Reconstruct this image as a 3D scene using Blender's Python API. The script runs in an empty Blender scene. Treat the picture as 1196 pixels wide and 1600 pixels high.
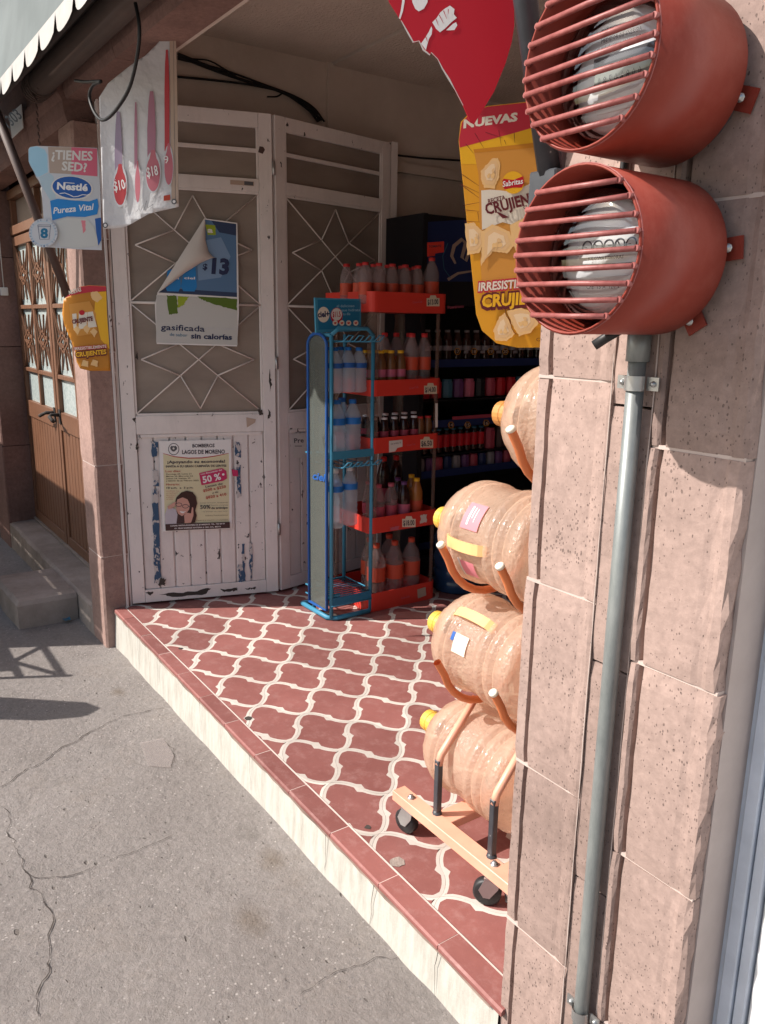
import bpy, bmesh, math, random
from mathutils import Vector, Matrix
rnd = random.Random(7)
S = bpy.context.scene
C = S.collection
rad = math.radians

# ------------------------------------------------------------------ camera
CP = Vector((0.0, -1.03, 1.40)); TH, PI_, RO, FP = rad(35.1), rad(13.28), rad(0.9), 1250.0
fw = Vector((-math.cos(TH)*math.cos(PI_), math.sin(TH)*math.cos(PI_), -math.sin(PI_)))
r0 = fw.cross(Vector((0, 0, 1))).normalized(); u0 = r0.cross(fw)
RT = r0*math.cos(RO) + u0*math.sin(RO); UP = -r0*math.sin(RO) + u0*math.cos(RO)
cd = bpy.data.cameras.new('camera'); cam = bpy.data.objects.new('camera', cd); C.objects.link(cam)
cd.sensor_fit = 'VERTICAL'; cd.sensor_height = 24.0; cd.lens = FP/1600*24.0
cd.clip_start = 0.02; cd.clip_end = 400
m = Matrix((RT, UP, -fw)).transposed().to_4x4(); m.translation = CP; cam.matrix_world = m
S.camera = cam
# ------------------------------------------------------------------ light
SD = Vector((0.488, 0.873, -0.895)).normalized()          # the way the sun's rays travel
w = bpy.data.worlds.new('World'); S.world = w; w.use_nodes = True
nt = w.node_tree; bg = nt.nodes['Background']
sk = nt.nodes.new('ShaderNodeTexSky'); sk.sky_type = 'NISHITA'; sk.sun_disc = False
sk.sun_elevation = math.asin(-SD.z); sk.sun_rotation = math.atan2(-SD.x, -SD.y)
sk.air_density = 1.3; sk.dust_density = 2.5; sk.ozone_density = 1.0
nt.links.new(sk.outputs[0], bg.inputs[0]); bg.inputs[1].default_value = 0.098
sl = bpy.data.lights.new('sun', 'SUN'); sl.energy = 4.3; sl.angle = rad(0.5); sl.color = (1.0, 0.93, 0.86)
so = bpy.data.objects.new('sun', sl); C.objects.link(so); so.location = (-3, -6, 7)
so.rotation_euler = SD.to_track_quat('-Z', 'Y').to_euler()
S.view_settings.view_transform = 'Standard'; S.view_settings.look = 'None'
S.view_settings.exposure = 0.66; S.view_settings.gamma = 1; S.view_settings.use_curve_mapping = False

# ------------------------------------------------------------------ helpers
def at(x, y, ax, v):
    "the point of the plane (coordinate ax = v) that the photograph shows at x, y"
    d = fw + RT*((x-598)/FP) - UP*((y-800)/FP)
    return CP + d*((v-CP[ax])/d[ax])
def atp(x, y, P0, n):
    d = fw + RT*((x-598)/FP) - UP*((y-800)/FP)
    return CP + d*((P0-CP).dot(n)/d.dot(n))
def link(o): C.objects.link(o); return o
def tag(o, label=None, cat=None, group=None, kind=None):
    if label: o['label'] = label
    if cat: o['category'] = cat
    if group: o['group'] = group
    if kind: o['kind'] = kind
    return o
def thing(name, label, cat, loc=(0, 0, 0), group=None):
    o = link(bpy.data.objects.new(name, None)); o.location = loc; o.empty_display_size = .05
    return tag(o, label, cat, group)
def wloc(o):
    v = Vector((0, 0, 0))
    while o is not None: v += o.location; o = o.parent
    return v
def catmull(P, m_=6):
    Q = [P[0]*2-P[1]]+P+[P[-1]*2-P[-2]]; out = []
    for i in range(1, len(Q)-2):
        a, b, c, d = Q[i-1], Q[i], Q[i+1], Q[i+2]
        for k in range(m_):
            t = k/m_; out.append(.5*((2*b)+(c-a)*t+(2*a-5*b+4*c-d)*t*t+(3*b-a-3*c+d)*t**3))
    return out+[P[-1]]
class B:
    "collects shapes given in world coordinates; put() links them as one mesh object"
    def __init__(s): s.v = []; s.f = []; s.m = []; s.s = []
    def add(s, vs, fs, mi=0, sm=False):
        n = len(s.v); s.v += [Vector(v) for v in vs]
        for f in fs: s.f.append([i+n for i in f]); s.m.append(mi); s.s.append(sm)
        return s
    def box(s, a, b, mi=0, rz=0, piv=None, bev=0):
        x0, y0, z0 = a; x1, y1, z1 = b
        if bev:
            e = bev; bm = bmesh.new(); bmesh.ops.create_cube(bm, size=1)
            for v in bm.verts: v.co = Vector(((x0+x1)/2+v.co.x*(x1-x0), (y0+y1)/2+v.co.y*(y1-y0), (z0+z1)/2+v.co.z*(z1-z0)))
            bmesh.ops.bevel(bm, geom=bm.edges[:], offset=e, segments=1, affect='EDGES')
            bm.verts.index_update(); vs = [v.co.copy() for v in bm.verts]; fs = [[v.index for v in f.verts] for f in bm.faces]; bm.free()
        else:
            vs = [Vector((x, y, z)) for x in (x0, x1) for y in (y0, y1) for z in (z0, z1)]
            fs = [(0, 1, 3, 2), (4, 6, 7, 5), (0, 4, 5, 1), (2, 3, 7, 6), (0, 2, 6, 4), (1, 5, 7, 3)]
        if rz:
            p = Vector(piv or (x0, y0, 0)); R = Matrix.Rotation(rz, 3, 'Z'); vs = [R @ (v-p) + p for v in vs]
        return s.add(vs, fs, mi)
    def tube(s, pts, r, n=10, mi=0, cap=True, sm=True, smooth=False):
        pts = [Vector(p) for p in pts]
        if smooth: pts = catmull(pts)
        k = len(pts)
        rs = r if isinstance(r, (list, tuple)) else [r]*k
        vs = []; fs = []; N = None
        for i, p in enumerate(pts):
            t = (pts[min(i+1, k-1)]-pts[max(i-1, 0)]).normalized()
            if N is None: N = t.orthogonal().normalized()
            else: N = (N - t*N.dot(t)).normalized()
            bb = t.cross(N)
            for j in range(n):
                a = 2*math.pi*j/n; vs.append(p+(N*math.cos(a)+bb*math.sin(a))*rs[i])
        for i in range(k-1):
            for j in range(n):
                a = i*n+j; b = i*n+(j+1) % n; fs.append((a, b, b+n, a+n))
        s.add(vs, fs, mi, sm)
        if cap:
            s.add(vs[:n], [tuple(range(n))[::-1]], mi); s.add(vs[-n:], [tuple(range(n))], mi)
        return s
    def lathe(s, prof, c, axis='Z', n=24, mi=0, sm=True):
        "prof = [(radius, distance along axis)]"
        c = Vector(c); ax = {'X': Vector((1, 0, 0)), 'Y': Vector((0, 1, 0)), 'Z': Vector((0, 0, 1)), '-Y': Vector((0, -1, 0)), '-X': Vector((-1, 0, 0))}[axis]
        a1 = ax.orthogonal().normalized(); a2 = ax.cross(a1); vs = []; fs = []
        for r, h in prof:
            for j in range(n):
                t = 2*math.pi*j/n; vs.append(c+ax*h+(a1*math.cos(t)+a2*math.sin(t))*r)
        for i in range(len(prof)-1):
            for j in range(n):
                a = i*n+j; b = i*n+(j+1) % n; fs.append((a, b, b+n, a+n))
        return s.add(vs, fs, mi, sm)
    def prism(s, pts, z0, z1, mi=0):
        n = len(pts); vs = [Vector((p[0], p[1], z0)) for p in pts]+[Vector((p[0], p[1], z1)) for p in pts]
        return s.add(vs, [tuple(range(n))[::-1], tuple(range(n, 2*n))]+[(i, (i+1) % n, n+(i+1) % n, n+i) for i in range(n)], mi)
    def slab(s, pts, nrm, th, mi=0):
        "closed outline in space, given a thickness against nrm"
        n = len(pts); q = [Vector(p)-Vector(nrm)*th for p in pts]
        return s.add([Vector(p) for p in pts]+q, [tuple(range(n)), tuple(range(n, 2*n))[::-1]]+[(i, i+n, (i+1) % n+n, (i+1) % n) for i in range(n)], mi)
    def put(s, name, mat, parent=None, bev=0, fix=True):
        me = bpy.data.meshes.new(name); off = wloc(parent) if parent else Vector((0, 0, 0))
        me.from_pydata([v-off for v in s.v], [], s.f)
        for mm in (mat if isinstance(mat, (list, tuple)) else [mat]): me.materials.append(mm)
        me.polygons.foreach_set('material_index', s.m); me.polygons.foreach_set('use_smooth', s.s)
        if fix:
            bm = bmesh.new(); bm.from_mesh(me); bmesh.ops.remove_doubles(bm, verts=bm.verts, dist=1e-6)
            bmesh.ops.recalc_face_normals(bm, faces=bm.faces)
            if bev: bmesh.ops.bevel(bm, geom=[e for e in bm.edges if len(e.link_faces) == 2 and e.calc_face_angle(0) > .6], offset=bev, segments=1, affect='EDGES')
            bm.to_mesh(me); bm.free()
        me.update(); o = link(bpy.data.objects.new(name, me)); o.parent = parent
        return o
def copy_tree(o, loc=None, parent=None):
    c = link(o.copy())
    if parent: c.parent = parent
    for ch in [k for k in bpy.data.objects if k.parent == o]: copy_tree(ch, None, c)
    if loc is not None: c.location = loc
    return c

# ------------------------------------------------------------------ materials
class NT:
    def __init__(s, name):
        s.mat = bpy.data.materials.new(name); s.mat.use_nodes = True; s.t = s.mat.node_tree
        s.p = s.t.nodes['Principled BSDF']; s.out = s.t.nodes['Material Output']
        s.tc = s.n('ShaderNodeTexCoord'); s.co = s.tc.outputs['Object']
    def n(s, ty, **k):
        q = s.t.nodes.new(ty)
        for a, v in k.items(): setattr(q, a, v)
        return q
    def l(s, a, b): s.t.links.new(a, b)
    def noise(s, sc, det=4, ro=.6, co=None, st=None):
        q = s.n('ShaderNodeTexNoise'); q.inputs['Scale'].default_value = sc; q.inputs['Detail'].default_value = det; q.inputs['Roughness'].default_value = ro
        if st:
            mp = s.n('ShaderNodeMapping'); mp.inputs['Scale'].default_value = st; s.l(co or s.co, mp.inputs[0]); s.l(mp.outputs[0], q.inputs['Vector'])
        else: s.l(co or s.co, q.inputs['Vector'])
        return q.outputs['Fac']
    def ramp(s, f, *st):
        q = s.n('ShaderNodeValToRGB'); e = q.color_ramp.elements
        while len(e) < len(st): e.new(.5)
        for i, (p, c) in enumerate(st):
            e[i].position = p; e[i].color = (c, c, c, 1) if isinstance(c, (int, float)) else (*c, 1)
        s.l(f, q.inputs[0]); return q.outputs[0]
    def mix(s, f, a, b, mode='MIX'):
        q = s.n('ShaderNodeMix', data_type='RGBA', blend_type=mode)
        for i, v in ((0, f), (6, a), (7, b)):
            if hasattr(v, 'links'): s.l(v, q.inputs[i])
            elif i == 0: q.inputs[0].default_value = v
            else: q.inputs[i].default_value = (*v, 1) if len(v) == 3 else v
        return q.outputs[2]
    def mul(s, a, b, op='MULTIPLY'):
        q = s.n('ShaderNodeMath', operation=op)
        for i, v in ((0, a), (1, b)):
            if hasattr(v, 'links'): s.l(v, q.inputs[i])
            else: q.inputs[i].default_value = v
        return q.outputs[0]
    def col(s, c, rough=.6, metal=0, spec=None):
        if hasattr(c, 'links'): s.l(c, s.p.inputs['Base Color'])
        else: s.p.inputs['Base Color'].default_value = (*c, 1)
        if hasattr(rough, 'links'): s.l(rough, s.p.inputs['Roughness'])
        else: s.p.inputs['Roughness'].default_value = rough
        s.p.inputs['Metallic'].default_value = metal
        if spec is not None: s.p.inputs['Specular IOR Level'].default_value = spec
        return s
    def bump(s, h, st=.3, d=.004):
        q = s.n('ShaderNodeBump'); q.inputs['Strength'].default_value = st; q.inputs['Distance'].default_value = d
        s.l(h, q.inputs['Height']); s.l(q.outputs[0], s.p.inputs['Normal']); return s
    def rand(s):
        return s.n('ShaderNodeObjectInfo').outputs['Random']
def plain(name, c, rough=.5, metal=0, wear=.12, spec=None):
    t = NT(name); f = t.noise(9, 5)
    lo = tuple(v*(1-wear) for v in c); hi = tuple(min(1, v*(1+wear)) for v in c)
    t.col(t.ramp(f, (.3, lo), (.7, hi)), rough, metal, spec); t.bump(t.noise(60, 3), .08, .002); return t.mat
def flat(name, c, rough=.45, spec=.3):
    return NT(name).col(c, rough, 0, spec).mat
M = {}
def stone(name, base, var=.25, pores=1.0):
    t = NT(name); big = t.noise(2.2, 5, .6); fine = t.noise(55, 4, .7)
    lo = tuple(v*(1-var) for v in base); hi = tuple(v*(1+var*.6) for v in base)
    c = t.ramp(big, (.3, lo), (.7, hi))
    c = t.mix(.6, c, t.ramp(fine, (.25, (.5,)*3), (.75, (1.05,)*3)), 'MULTIPLY')
    rv = t.ramp(t.rand(), (0, .84), (1, 1.12)); c = t.mix(1, c, rv, 'MULTIPLY')
    mp = t.n('ShaderNodeMapping'); mp.inputs['Scale'].default_value = (1, 1, .62); t.l(t.co, mp.inputs[0])
    wn = t.n('ShaderNodeMixRGB'); wn.blend_type = 'ADD'; wn.inputs[0].default_value = .012
    nc = t.n('ShaderNodeTexNoise'); nc.inputs['Scale'].default_value = 30; t.l(mp.outputs[0], nc.inputs['Vector'])
    t.l(mp.outputs[0], wn.inputs[1]); t.l(nc.outputs['Color'], wn.inputs[2])
    hs = []
    for sc, th in ((75, .17), (240, .28)):
        vo = t.n('ShaderNodeTexVoronoi'); vo.inputs['Scale'].default_value = sc; t.l(wn.outputs[0], vo.inputs['Vector'])
        sp = t.n('ShaderNodeSeparateColor'); t.l(vo.outputs['Color'], sp.inputs[0])
        keep = t.mul(sp.outputs[0], .43 if sc > 100 else .62, 'SUBTRACT'); keep = t.mul(keep, 1.0*pores); rr = t.mul(keep, th*2.4)
        dens = t.ramp(t.noise(6.5, 3), (.3, .35), (.7, 1.35)); rr = t.mul(rr, dens); hs.append(t.ramp(t.mul(t.mul(rr, vo.outputs['Distance'], 'SUBTRACT'), 9), (0, 0.0), (.35, 1.0)))
    pore = t.mul(hs[0], hs[1], 'MAXIMUM')
    c = t.mix(t.mul(t.ramp(t.noise(5, 6, .8), (.52, 0), (.70, 1)), .35), c, tuple(v*.55 for v in base)); c = t.mix(t.mul(t.ramp(t.noise(8, 6, .8, st=(1.3, 1, .6)), (.60, 0), (.72, 1)), .4), c, tuple(min(1, v*1.35) for v in base))
    c = t.mix(t.mul(pore, .6), c, tuple(v*.2 for v in base))
    t.col(c, .92, 0, .15)
    h = t.mul(t.mul(fine, .35), pore, 'SUBTRACT'); t.bump(h, .7, .0045); return t.mat
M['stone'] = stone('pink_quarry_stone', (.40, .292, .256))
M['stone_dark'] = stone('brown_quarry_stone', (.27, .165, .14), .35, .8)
M['mortar'] = plain('pale_mortar', (.50, .41, .37), .9)
t = NT('smooth_plaster'); t.col(t.ramp(t.noise(3, 6, .7), (.3, (.40, .335, .31)), (.7, (.50, .43, .40))), .85, 0, .2); t.bump(t.noise(25, 5), .2, .003); M['plaster'] = t.mat
STAINS = [(*at(425, 1345, 2, -.16)[:2], .075), (*at(395, 1440, 2, -.16)[:2], .085), (*at(185, 1082, 2, -.19)[:2], .06)]
# sidewalk concrete
t = NT('sidewalk_concrete'); c = t.ramp(t.noise(1.3, 6, .65), (.28, (.24, .214, .200)), (.72, (.36, .330, .312)))
c = t.mix(t.mul(t.ramp(t.noise(2.6, 7, .8), (.50, 0), (.66, 1)), .35), c, (.21, .17, .14))
c = t.mix(.55, c, t.ramp(t.noise(48, 6, .85), (.32, (.5,)*3), (.68, (1.12,)*3)), 'MULTIPLY')
vo = t.n('ShaderNodeTexVoronoi'); vo.inputs['Scale'].default_value = 95; t.l(t.co, vo.inputs['Vector'])
sp = t.n('ShaderNodeSeparateColor'); t.l(vo.outputs['Color'], sp.inputs[0])
peb = t.mul(t.ramp(sp.outputs[1], (.78, 0), (.8, 1)), t.ramp(vo.outputs['Distance'], (.2, 1), (.35, 0)))
c = t.mix(peb, c, t.ramp(sp.outputs[2], (0, (.13, .12, .12)), (1, (.5, .46, .43))))
c = t.mix(t.mul(t.ramp(t.noise(4.5, 6, .75), (.58, 0), (.72, 1)), .45), c, (.16, .145, .13))
mpp = t.n('ShaderNodeMapping'); mpp.inputs['Scale'].default_value = (.8, 1.5, 1); mpp.inputs['Rotation'].default_value = (0, 0, .5); t.l(t.co, mpp.inputs[0])
nq = t.n('ShaderNodeTexNoise'); nq.inputs['Scale'].default_value = 22; t.l(mpp.outputs[0], nq.inputs['Vector'])
ad = t.n('ShaderNodeMixRGB'); ad.blend_type = 'ADD'; ad.inputs[0].default_value = .035; t.l(mpp.outputs[0], ad.inputs[1]); t.l(nq.outputs['Color'], ad.inputs[2])
pits = None
for sc_, kp in ((17, .72), (46, .66)):
    v2 = t.n('ShaderNodeTexVoronoi'); v2.inputs['Scale'].default_value = sc_; t.l(ad.outputs[0], v2.inputs['Vector']); s2_ = t.n('ShaderNodeSeparateColor'); t.l(v2.outputs['Color'], s2_.inputs[0])
    rr_2 = t.mul(t.mul(s2_.outputs[0], kp, 'SUBTRACT'), .62); q_ = t.ramp(t.mul(t.mul(rr_2, v2.outputs['Distance'], 'SUBTRACT'), 9), (0, 0.0), (.5, 1.0)); pits = q_ if pits is None else t.mul(pits, q_, 'MAXIMUM')
c = t.mix(t.mul(pits, .55), c, (.09, .075, .065))
for sx_, sy_, sr_ in STAINS:                       # damp stains
    vm = t.n('ShaderNodeVectorMath', operation='DISTANCE'); mp_ = t.n('ShaderNodeMapping'); mp_.inputs['Scale'].default_value = (1, 1.5, 0); t.l(t.co, mp_.inputs[0]); t.l(mp_.outputs[0], vm.inputs[0]); vm.inputs[1].default_value = (sx_, sy_*1.5, 0)
    k_ = t.mul(t.mul(vm.outputs['Value'], 1/sr_), t.mul(t.noise(20, 6, .8), 1.5), 'ADD'); c = t.mix(t.mul(t.ramp(k_, (.9*.5+.5, 1), (1, 0)) if False else t.mul(t.mul(1.75, k_, 'SUBTRACT'), 1.4), .5), c, (.17, .135, .105))
t.col(c, .93, 0, .15); t.bump(t.mul(t.mul(t.noise(42, 6, .85), t.mul(t.noise(7, 4), 1.6), 'ADD'), t.mul(pits, .6), 'SUBTRACT'), 1.0, .009); M['conc'] = t.mat
t = NT('rough_grey_cement'); c = t.ramp(t.noise(4, 6, .7), (.3, (.22, .18, .155)), (.7, (.38, .325, .29)))
t.col(c, .95, 0, .1); t.bump(t.noise(22, 6, .7), .7, .01); M['cement'] = t.mat
t = NT('limewashed_riser'); g = t.noise(5, 6, .7, st=(6, 6, 1.2)); c = t.ramp(g, (.25, (.34, .315, .275)), (.55, (.49, .475, .43)), (.8, (.55, .535, .49)))
c = t.mix(t.ramp(t.noise(13, 6, .75, st=(1, 1, .6)), (.62, 0), (.74, 1)), c, (.42, .37, .30)); t.col(c, .85, 0, .2); t.bump(t.noise(14, 6, .7), .35, .008); M['lime'] = t.mat
M['nosing'] = plain('dirty_grout', (.24, .17, .14), .95, wear=.4)
t = NT('crack_dirt'); t.col((.07, .06, .055), 1, 0, 0); M['crack'] = t.mat
# tiles
def tilemat(name, lo, hi, dirt):
    t = NT(name); g = t.n('ShaderNodeNewGeometry').outputs['Position']
    c = t.ramp(t.noise(6, 6, .7, g), (.3, lo), (.7, hi))
    c = t.mix(1, c, t.ramp(t.rand(), (0, .80), (1, 1.15)), 'MULTIPLY')
    c = t.mix(t.mul(t.ramp(t.noise(17, 6, .8, g), (.50, 0), (.78, 1)), .5), c, dirt)
    t.col(c, t.ramp(t.noise(11, 5, .7, g), (.3, .42), (.7, .68)), 0, .35); t.bump(t.noise(90, 4, .6, g), .12, .002); return t.mat
M['tred'] = tilemat('red_cement_tile', (.225, .082, .072), (.285, .112, .10), (.42, .25, .23))
M['twhite'] = tilemat('cream_tile_border', (.52, .47, .42), (.62, .57, .52), (.42, .32, .28))
M['grout'] = plain('tile_joint', (.34, .25, .21), .95)
M['jointw'] = plain('pale_joint', (.62, .52, .47), .9)
# white painted metal, chipped
def chipped(name, base, th=.66, under=(.045, .04, .045)):
    t = NT(name); c = t.ramp(t.noise(3, 6, .7), (.3, tuple(v*.86 for v in base)), (.7, base))
    c = t.mix(t.mul(t.ramp(t.noise(9, 6, .75, st=(1, 1, .25)), (.5, 0), (.75, 1)), .35), c, tuple(v*.55 for v in base))
    ch = t.mul(t.ramp(t.noise(26, 6, .65, st=(1, 1, .7)), (th, 0), (th+.015, 1)), 1.0)
    c = t.mix(ch, c, under); t.col(c, .5, 0, .35); t.bump(t.mul(1.0, ch, 'SUBTRACT'), .4, .002); return t.mat
M['white'] = chipped('chipped_white_paint', (.80, .745, .72), .665)
M['white2'] = chipped('worn_white_slats', (.76, .71, .69), .64)
M['white3'] = plain('fresh_white_paint', (.66, .67, .68), .4)
M['bluegrey'] = plain('blue_grey_paint', (.55, .60, .68), .35)
M['bluerem'] = chipped('blue_old_paint', (.035, .09, .18), .52, (.5, .47, .46))
M['rod'] = plain('cream_rod_paint', (.66, .59, .55), .5)
t = NT('dusty_frosted_glass'); c = t.ramp(t.noise(2.5, 5, .6, st=(1, 1, 3)), (.3, (.21, .17, .145)), (.7, (.30, .25, .21))); t.col(c, .28, 0, .5); t.bump(t.noise(160, 2), .15, .001); M['frost'] = t.mat
t = NT('pale_patterned_glass'); c = t.ramp(t.noise(60, 4, .7), (.35, (.32, .40, .40)), (.65, (.52, .58, .57))); t.col(c, .25, 0, .5); t.bump(t.noise(130, 2), .4, .002); M['pglass'] = t.mat
# wood
t = NT('varnished_brown_wood'); g = t.noise(12, 6, .7, st=(8, 8, .5)); t.col(t.ramp(g, (.25, (.10, .045, .025)), (.75, (.24, .115, .065))), .45, 0, .4); t.bump(g, .25, .003); M['wood'] = t.mat
t = NT('dark_red_wood'); g = t.noise(12, 6, .7, st=(1, 8, 8)); t.col(t.ramp(g, (.3, (.10, .045, .035)), (.75, (.18, .085, .06))), .5, 0, .3); M['woodd'] = t.mat
# paints and plastics
t = NT('red_oxide_paint'); c = t.ramp(t.noise(3.5, 6, .7), (.3, (.19, .024, .014)), (.7, (.26, .038, .022)))
c = t.mix(t.mul(t.ramp(t.noise(10, 6, .75), (.66, 0), (.74, 1)), .5), c, (.15, .09, .08)); c = t.mix(t.mul(t.ramp(t.noise(6, 6, .8), (.48, 0), (.68, 1)), .4), c, (.34, .10, .075)); c = t.mix(t.ramp(t.noise(38, 5, .7), (.70, 0), (.715, 1)), c, (.10, .045, .035)); t.col(c, t.ramp(t.noise(8, 5), (.3, .4), (.7, .65)), 0, .35); t.bump(t.noise(30, 4), .12, .003); M['oxide'] = t.mat
t = NT('pink_red_bar_paint'); t.col(t.ramp(t.noise(70, 4), (.3, (.22, .055, .05)), (.7, (.34, .11, .10))), .45, 0, .4); t.bump(t.noise(120, 4), .3, .002); M['barred'] = t.mat  # same paint as the housing, the pink of sunlight put into its colour
t = NT('galvanised_pipe'); t.col(t.ramp(t.noise(30, 5, .7, st=(1, 1, .3)), (.3, (.17, .19, .19)), (.7, (.28, .30, .295))), .45, .35); M['galv'] = t.mat
M['steel'] = plain('worn_steel', (.42, .43, .43), .35, .8)
t = NT('dark_grey_pole'); c = t.ramp(t.noise(20, 5), (.3, (.028, .032, .04)), (.7, (.055, .06, .07))); c = t.mix(t.ramp(t.noise(60, 5, .75), (.68, 0), (.71, 1)), c, (.3, .3, .3)); t.col(c, .4, 0, .5); M['pole'] = t.mat
M['black'] = plain('black_rubber', (.015, .015, .017), .5)
M['blackpaint'] = plain('black_brown_fabric', (.028, .022, .02), .8)
M['roller'] = plain('brown_rolled_canvas', (.085, .06, .05), .85)
M['brown_metal'] = plain('brown_rusty_arm', (.075, .045, .038), .6)
t = NT('grey_awning_canvas'); t.col(t.ramp(t.noise(2.5, 5, .6), (.3, (.12, .14, .14)), (.7, (.18, .205, .205))), .75, 0, .2); M['canvas'] = t.mat
M['valance'] = plain('white_valance_canvas', (.40, .38, .36), .75)  # the whiteness sunlight gives the scallops is put into this colour
M['peach'] = plain('peach_enamel', (.72, .36, .25), .4)
M['orange'] = plain('orange_enamel', (.66, .20, .07), .4)
M['tubeend'] = plain('white_tube_plug', (.85, .80, .68), .5)
M['capy'] = plain('amber_cap', (.72, .42, .07), .4)
M['capo'] = plain('orange_brown_cap', (.50, .22, .06), .4)
M['handle'] = plain('pale_orange_handle', (.80, .50, .22), .35)
def clear(name, col, alpha, rough=.12, trans=.35, ntex=None, bumps=.0, spots=False):
    t = NT(name); c = col
    if spots: c = t.mix(t.mul(t.ramp(t.noise(120, 4, .7), (.6, 0), (.7, 1)), .45), col, tuple(v*.35 for v in col))
    t.col(c, rough, 0, .6); t.p.inputs['Coat Weight'].default_value = .8 if bumps == 30 else 0; t.p.inputs['Coat Roughness'].default_value = .1
    tl = t.n('ShaderNodeBsdfTranslucent'); tp = t.n('ShaderNodeBsdfTransparent')
    if hasattr(c, 'links'): t.l(c, tl.inputs[0])
    else: tl.inputs[0].default_value = (*c, 1)
    tp.inputs[0].default_value = (*[min(1, .45+v*.6) for v in col], 1)
    m1 = t.n('ShaderNodeMixShader'); m1.inputs[0].default_value = trans; t.l(t.p.outputs[0], m1.inputs[1]); t.l(tl.outputs[0], m1.inputs[2])
    m2 = t.n('ShaderNodeMixShader'); m2.inputs[0].default_value = 1-alpha; t.l(m1.outputs[0], m2.inputs[1]); t.l(tp.outputs[0], m2.inputs[2])
    t.l(m2.outputs[0], t.out.inputs[0])
    if bumps: t.bump(t.noise(bumps, 4, .6), .45, .004)
    return t.mat
M['jug'] = clear('peach_water_jug_plastic', (.88, .68, .54), .58, .14, .50, bumps=30, spots=True)
M['pet'] = clear('clear_bottle_plastic', (.62, .50, .50), .26, .05, .25, bumps=60)
M['petwater'] = clear('pale_blue_bottle_plastic', (.80, .88, .97), .33, .04, .4, bumps=70)
M['petdark'] = clear('dark_cola_bottle', (.035, .012, .01), .9, .08, .1)
M['petorange'] = clear('orange_drink_bottle', (.50, .20, .05), .8, .1, .25)
M['petamber'] = clear('amber_drink_bottle', (.26, .12, .05), .75, .1, .25)
M['acr'] = clear('hazy_clear_acrylic', (.42, .31, .26), .34, .12, .3)
M['acrg'] = clear('grey_display_acrylic', (.20, .22, .20), .5, .18, .2)
t = NT('meter_glass_dome'); t.p.inputs['Roughness'].default_value = .04
fr = t.n('ShaderNodeFresnel'); fr.inputs[0].default_value = 1.6; tp_ = t.n('ShaderNodeBsdfTransparent'); tp_.inputs[0].default_value = (.93, .95, .97, 1); gl = t.n('ShaderNodeBsdfGlossy'); gl.inputs['Roughness'].default_value = .04
mx = t.n('ShaderNodeMixShader'); t.l(t.mul(fr.outputs[0], .06, 'ADD'), mx.inputs[0]); t.l(tp_.outputs[0], mx.inputs[1]); t.l(gl.outputs[0], mx.inputs[2]); t.l(mx.outputs[0], t.out.inputs[0]); M['mglass'] = t.mat
M['bluejug'] = clear('blue_water_jug_plastic', (.02, .055, .13), .9, .15, .2)
M['plug'] = M['tubeend']
for k, c in dict(coke=(.46, .008, .02), redtray=(.62, .045, .03), capred=(.5, .03, .03), labor=(.50, .07, .035), labpk=(.40, .06, .10), white_=(.78, .77, .76), offw=(.66, .64, .61),
                 yellow=(.78, .42, .02), amber=(.70, .32, .02), dkamber=(.50, .20, .02), dkor=(.55, .22, .02), sabred=(.50, .03, .05), cream=(.72, .66, .55), chip=(.78, .50, .22), chipl=(.80, .60, .38), chipm=(.74, .48, .24), bagor=(.60, .27, .05),
                 maroon=(.12, .015, .02), nblue=(.02, .10, .36), pvblue=(.02, .22, .58), sky_=(.34, .58, .72), pink=(.62, .13, .20), tan=(.42, .33, .27), silver=(.55, .57, .60), txt=(.05, .045, .06),
                 navy=(.02, .03, .09), cielbl=(.10, .20, .36), cieldk=(.035, .055, .12), green=(.10, .17, .02), lime_=(.32, .42, .03), paleg=(.55, .56, .54), poster=(.66, .61, .40), mag=(.52, .03, .12), redt=(.42, .06, .05), skin=(.58, .32, .26), hair=(.045, .018, .015), jacket=(.50, .47, .52), dkbr=(.06, .03, .03),
                 teal=(.015, .16, .30), rackbl=(.05, .24, .38), rackdb=(.015, .09, .33), capbl=(.02, .16, .5), purple=(.14, .05, .17), pinkb=(.52, .12, .17), bottpk=(.50, .12, .2), capw=(.7, .7, .72), capyl=(.75, .42, .02), prtag=(.62, .55, .42), fade_purple=(.30, .24, .33), fade_mag=(.42, .20, .27), fade_coke=(.48, .06, .07), fade_drop=(.50, .16, .20), fridge=(.012, .012, .016), fblue=(.015, .03, .12), fwhite=(.25, .24, .27), cyanb=(.05, .16, .25),
                 orwall=(.50, .14, .04), yelpost=(.75, .58, .22), pinklab=(.68, .22, .26), lcd=(.26, .28, .24), mface=(.80, .80, .80), mdark=(.10, .10, .11), eyelet=(.5, .5, .5), paper=(.60, .56, .52), sand=(.46, .35, .28)).items():
    M[k] = flat(k, c)
t = NT('crumpled_white_vinyl'); t.col(t.ramp(t.noise(3, 5), (.3, (.56, .56, .57)), (.7, (.70, .70, .72))), .4, 0, .4); t.bump(t.noise(9, 4, .6), .5, .02); M['vinyl'] = t.mat
t = NT('old_shop_wall'); c = t.ramp(t.noise(2.2, 6, .7), (.3, (.56, .475, .41)), (.7, (.68, .59, .52))); t.col(c, .9, 0, .1); t.bump(t.noise(18, 6, .7), .3, .006); M['wall'] = t.mat
t = NT('popcorn_ceiling'); t.col(t.ramp(t.noise(3, 5), (.3, (.60, .51, .44)), (.7, (.71, .61, .53))), .95, 0, .1); t.bump(t.noise(75, 3, .6), .9, .012); M['ceil'] = t.mat
M['street'] = plain('pale_concrete_street', (.34, .31, .28), .9)
M['asph'] = plain('asphalt', (.05, .05, .052), .9)
M['wire'] = flat('black_wire', (.012, .012, .013), .5)

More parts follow.
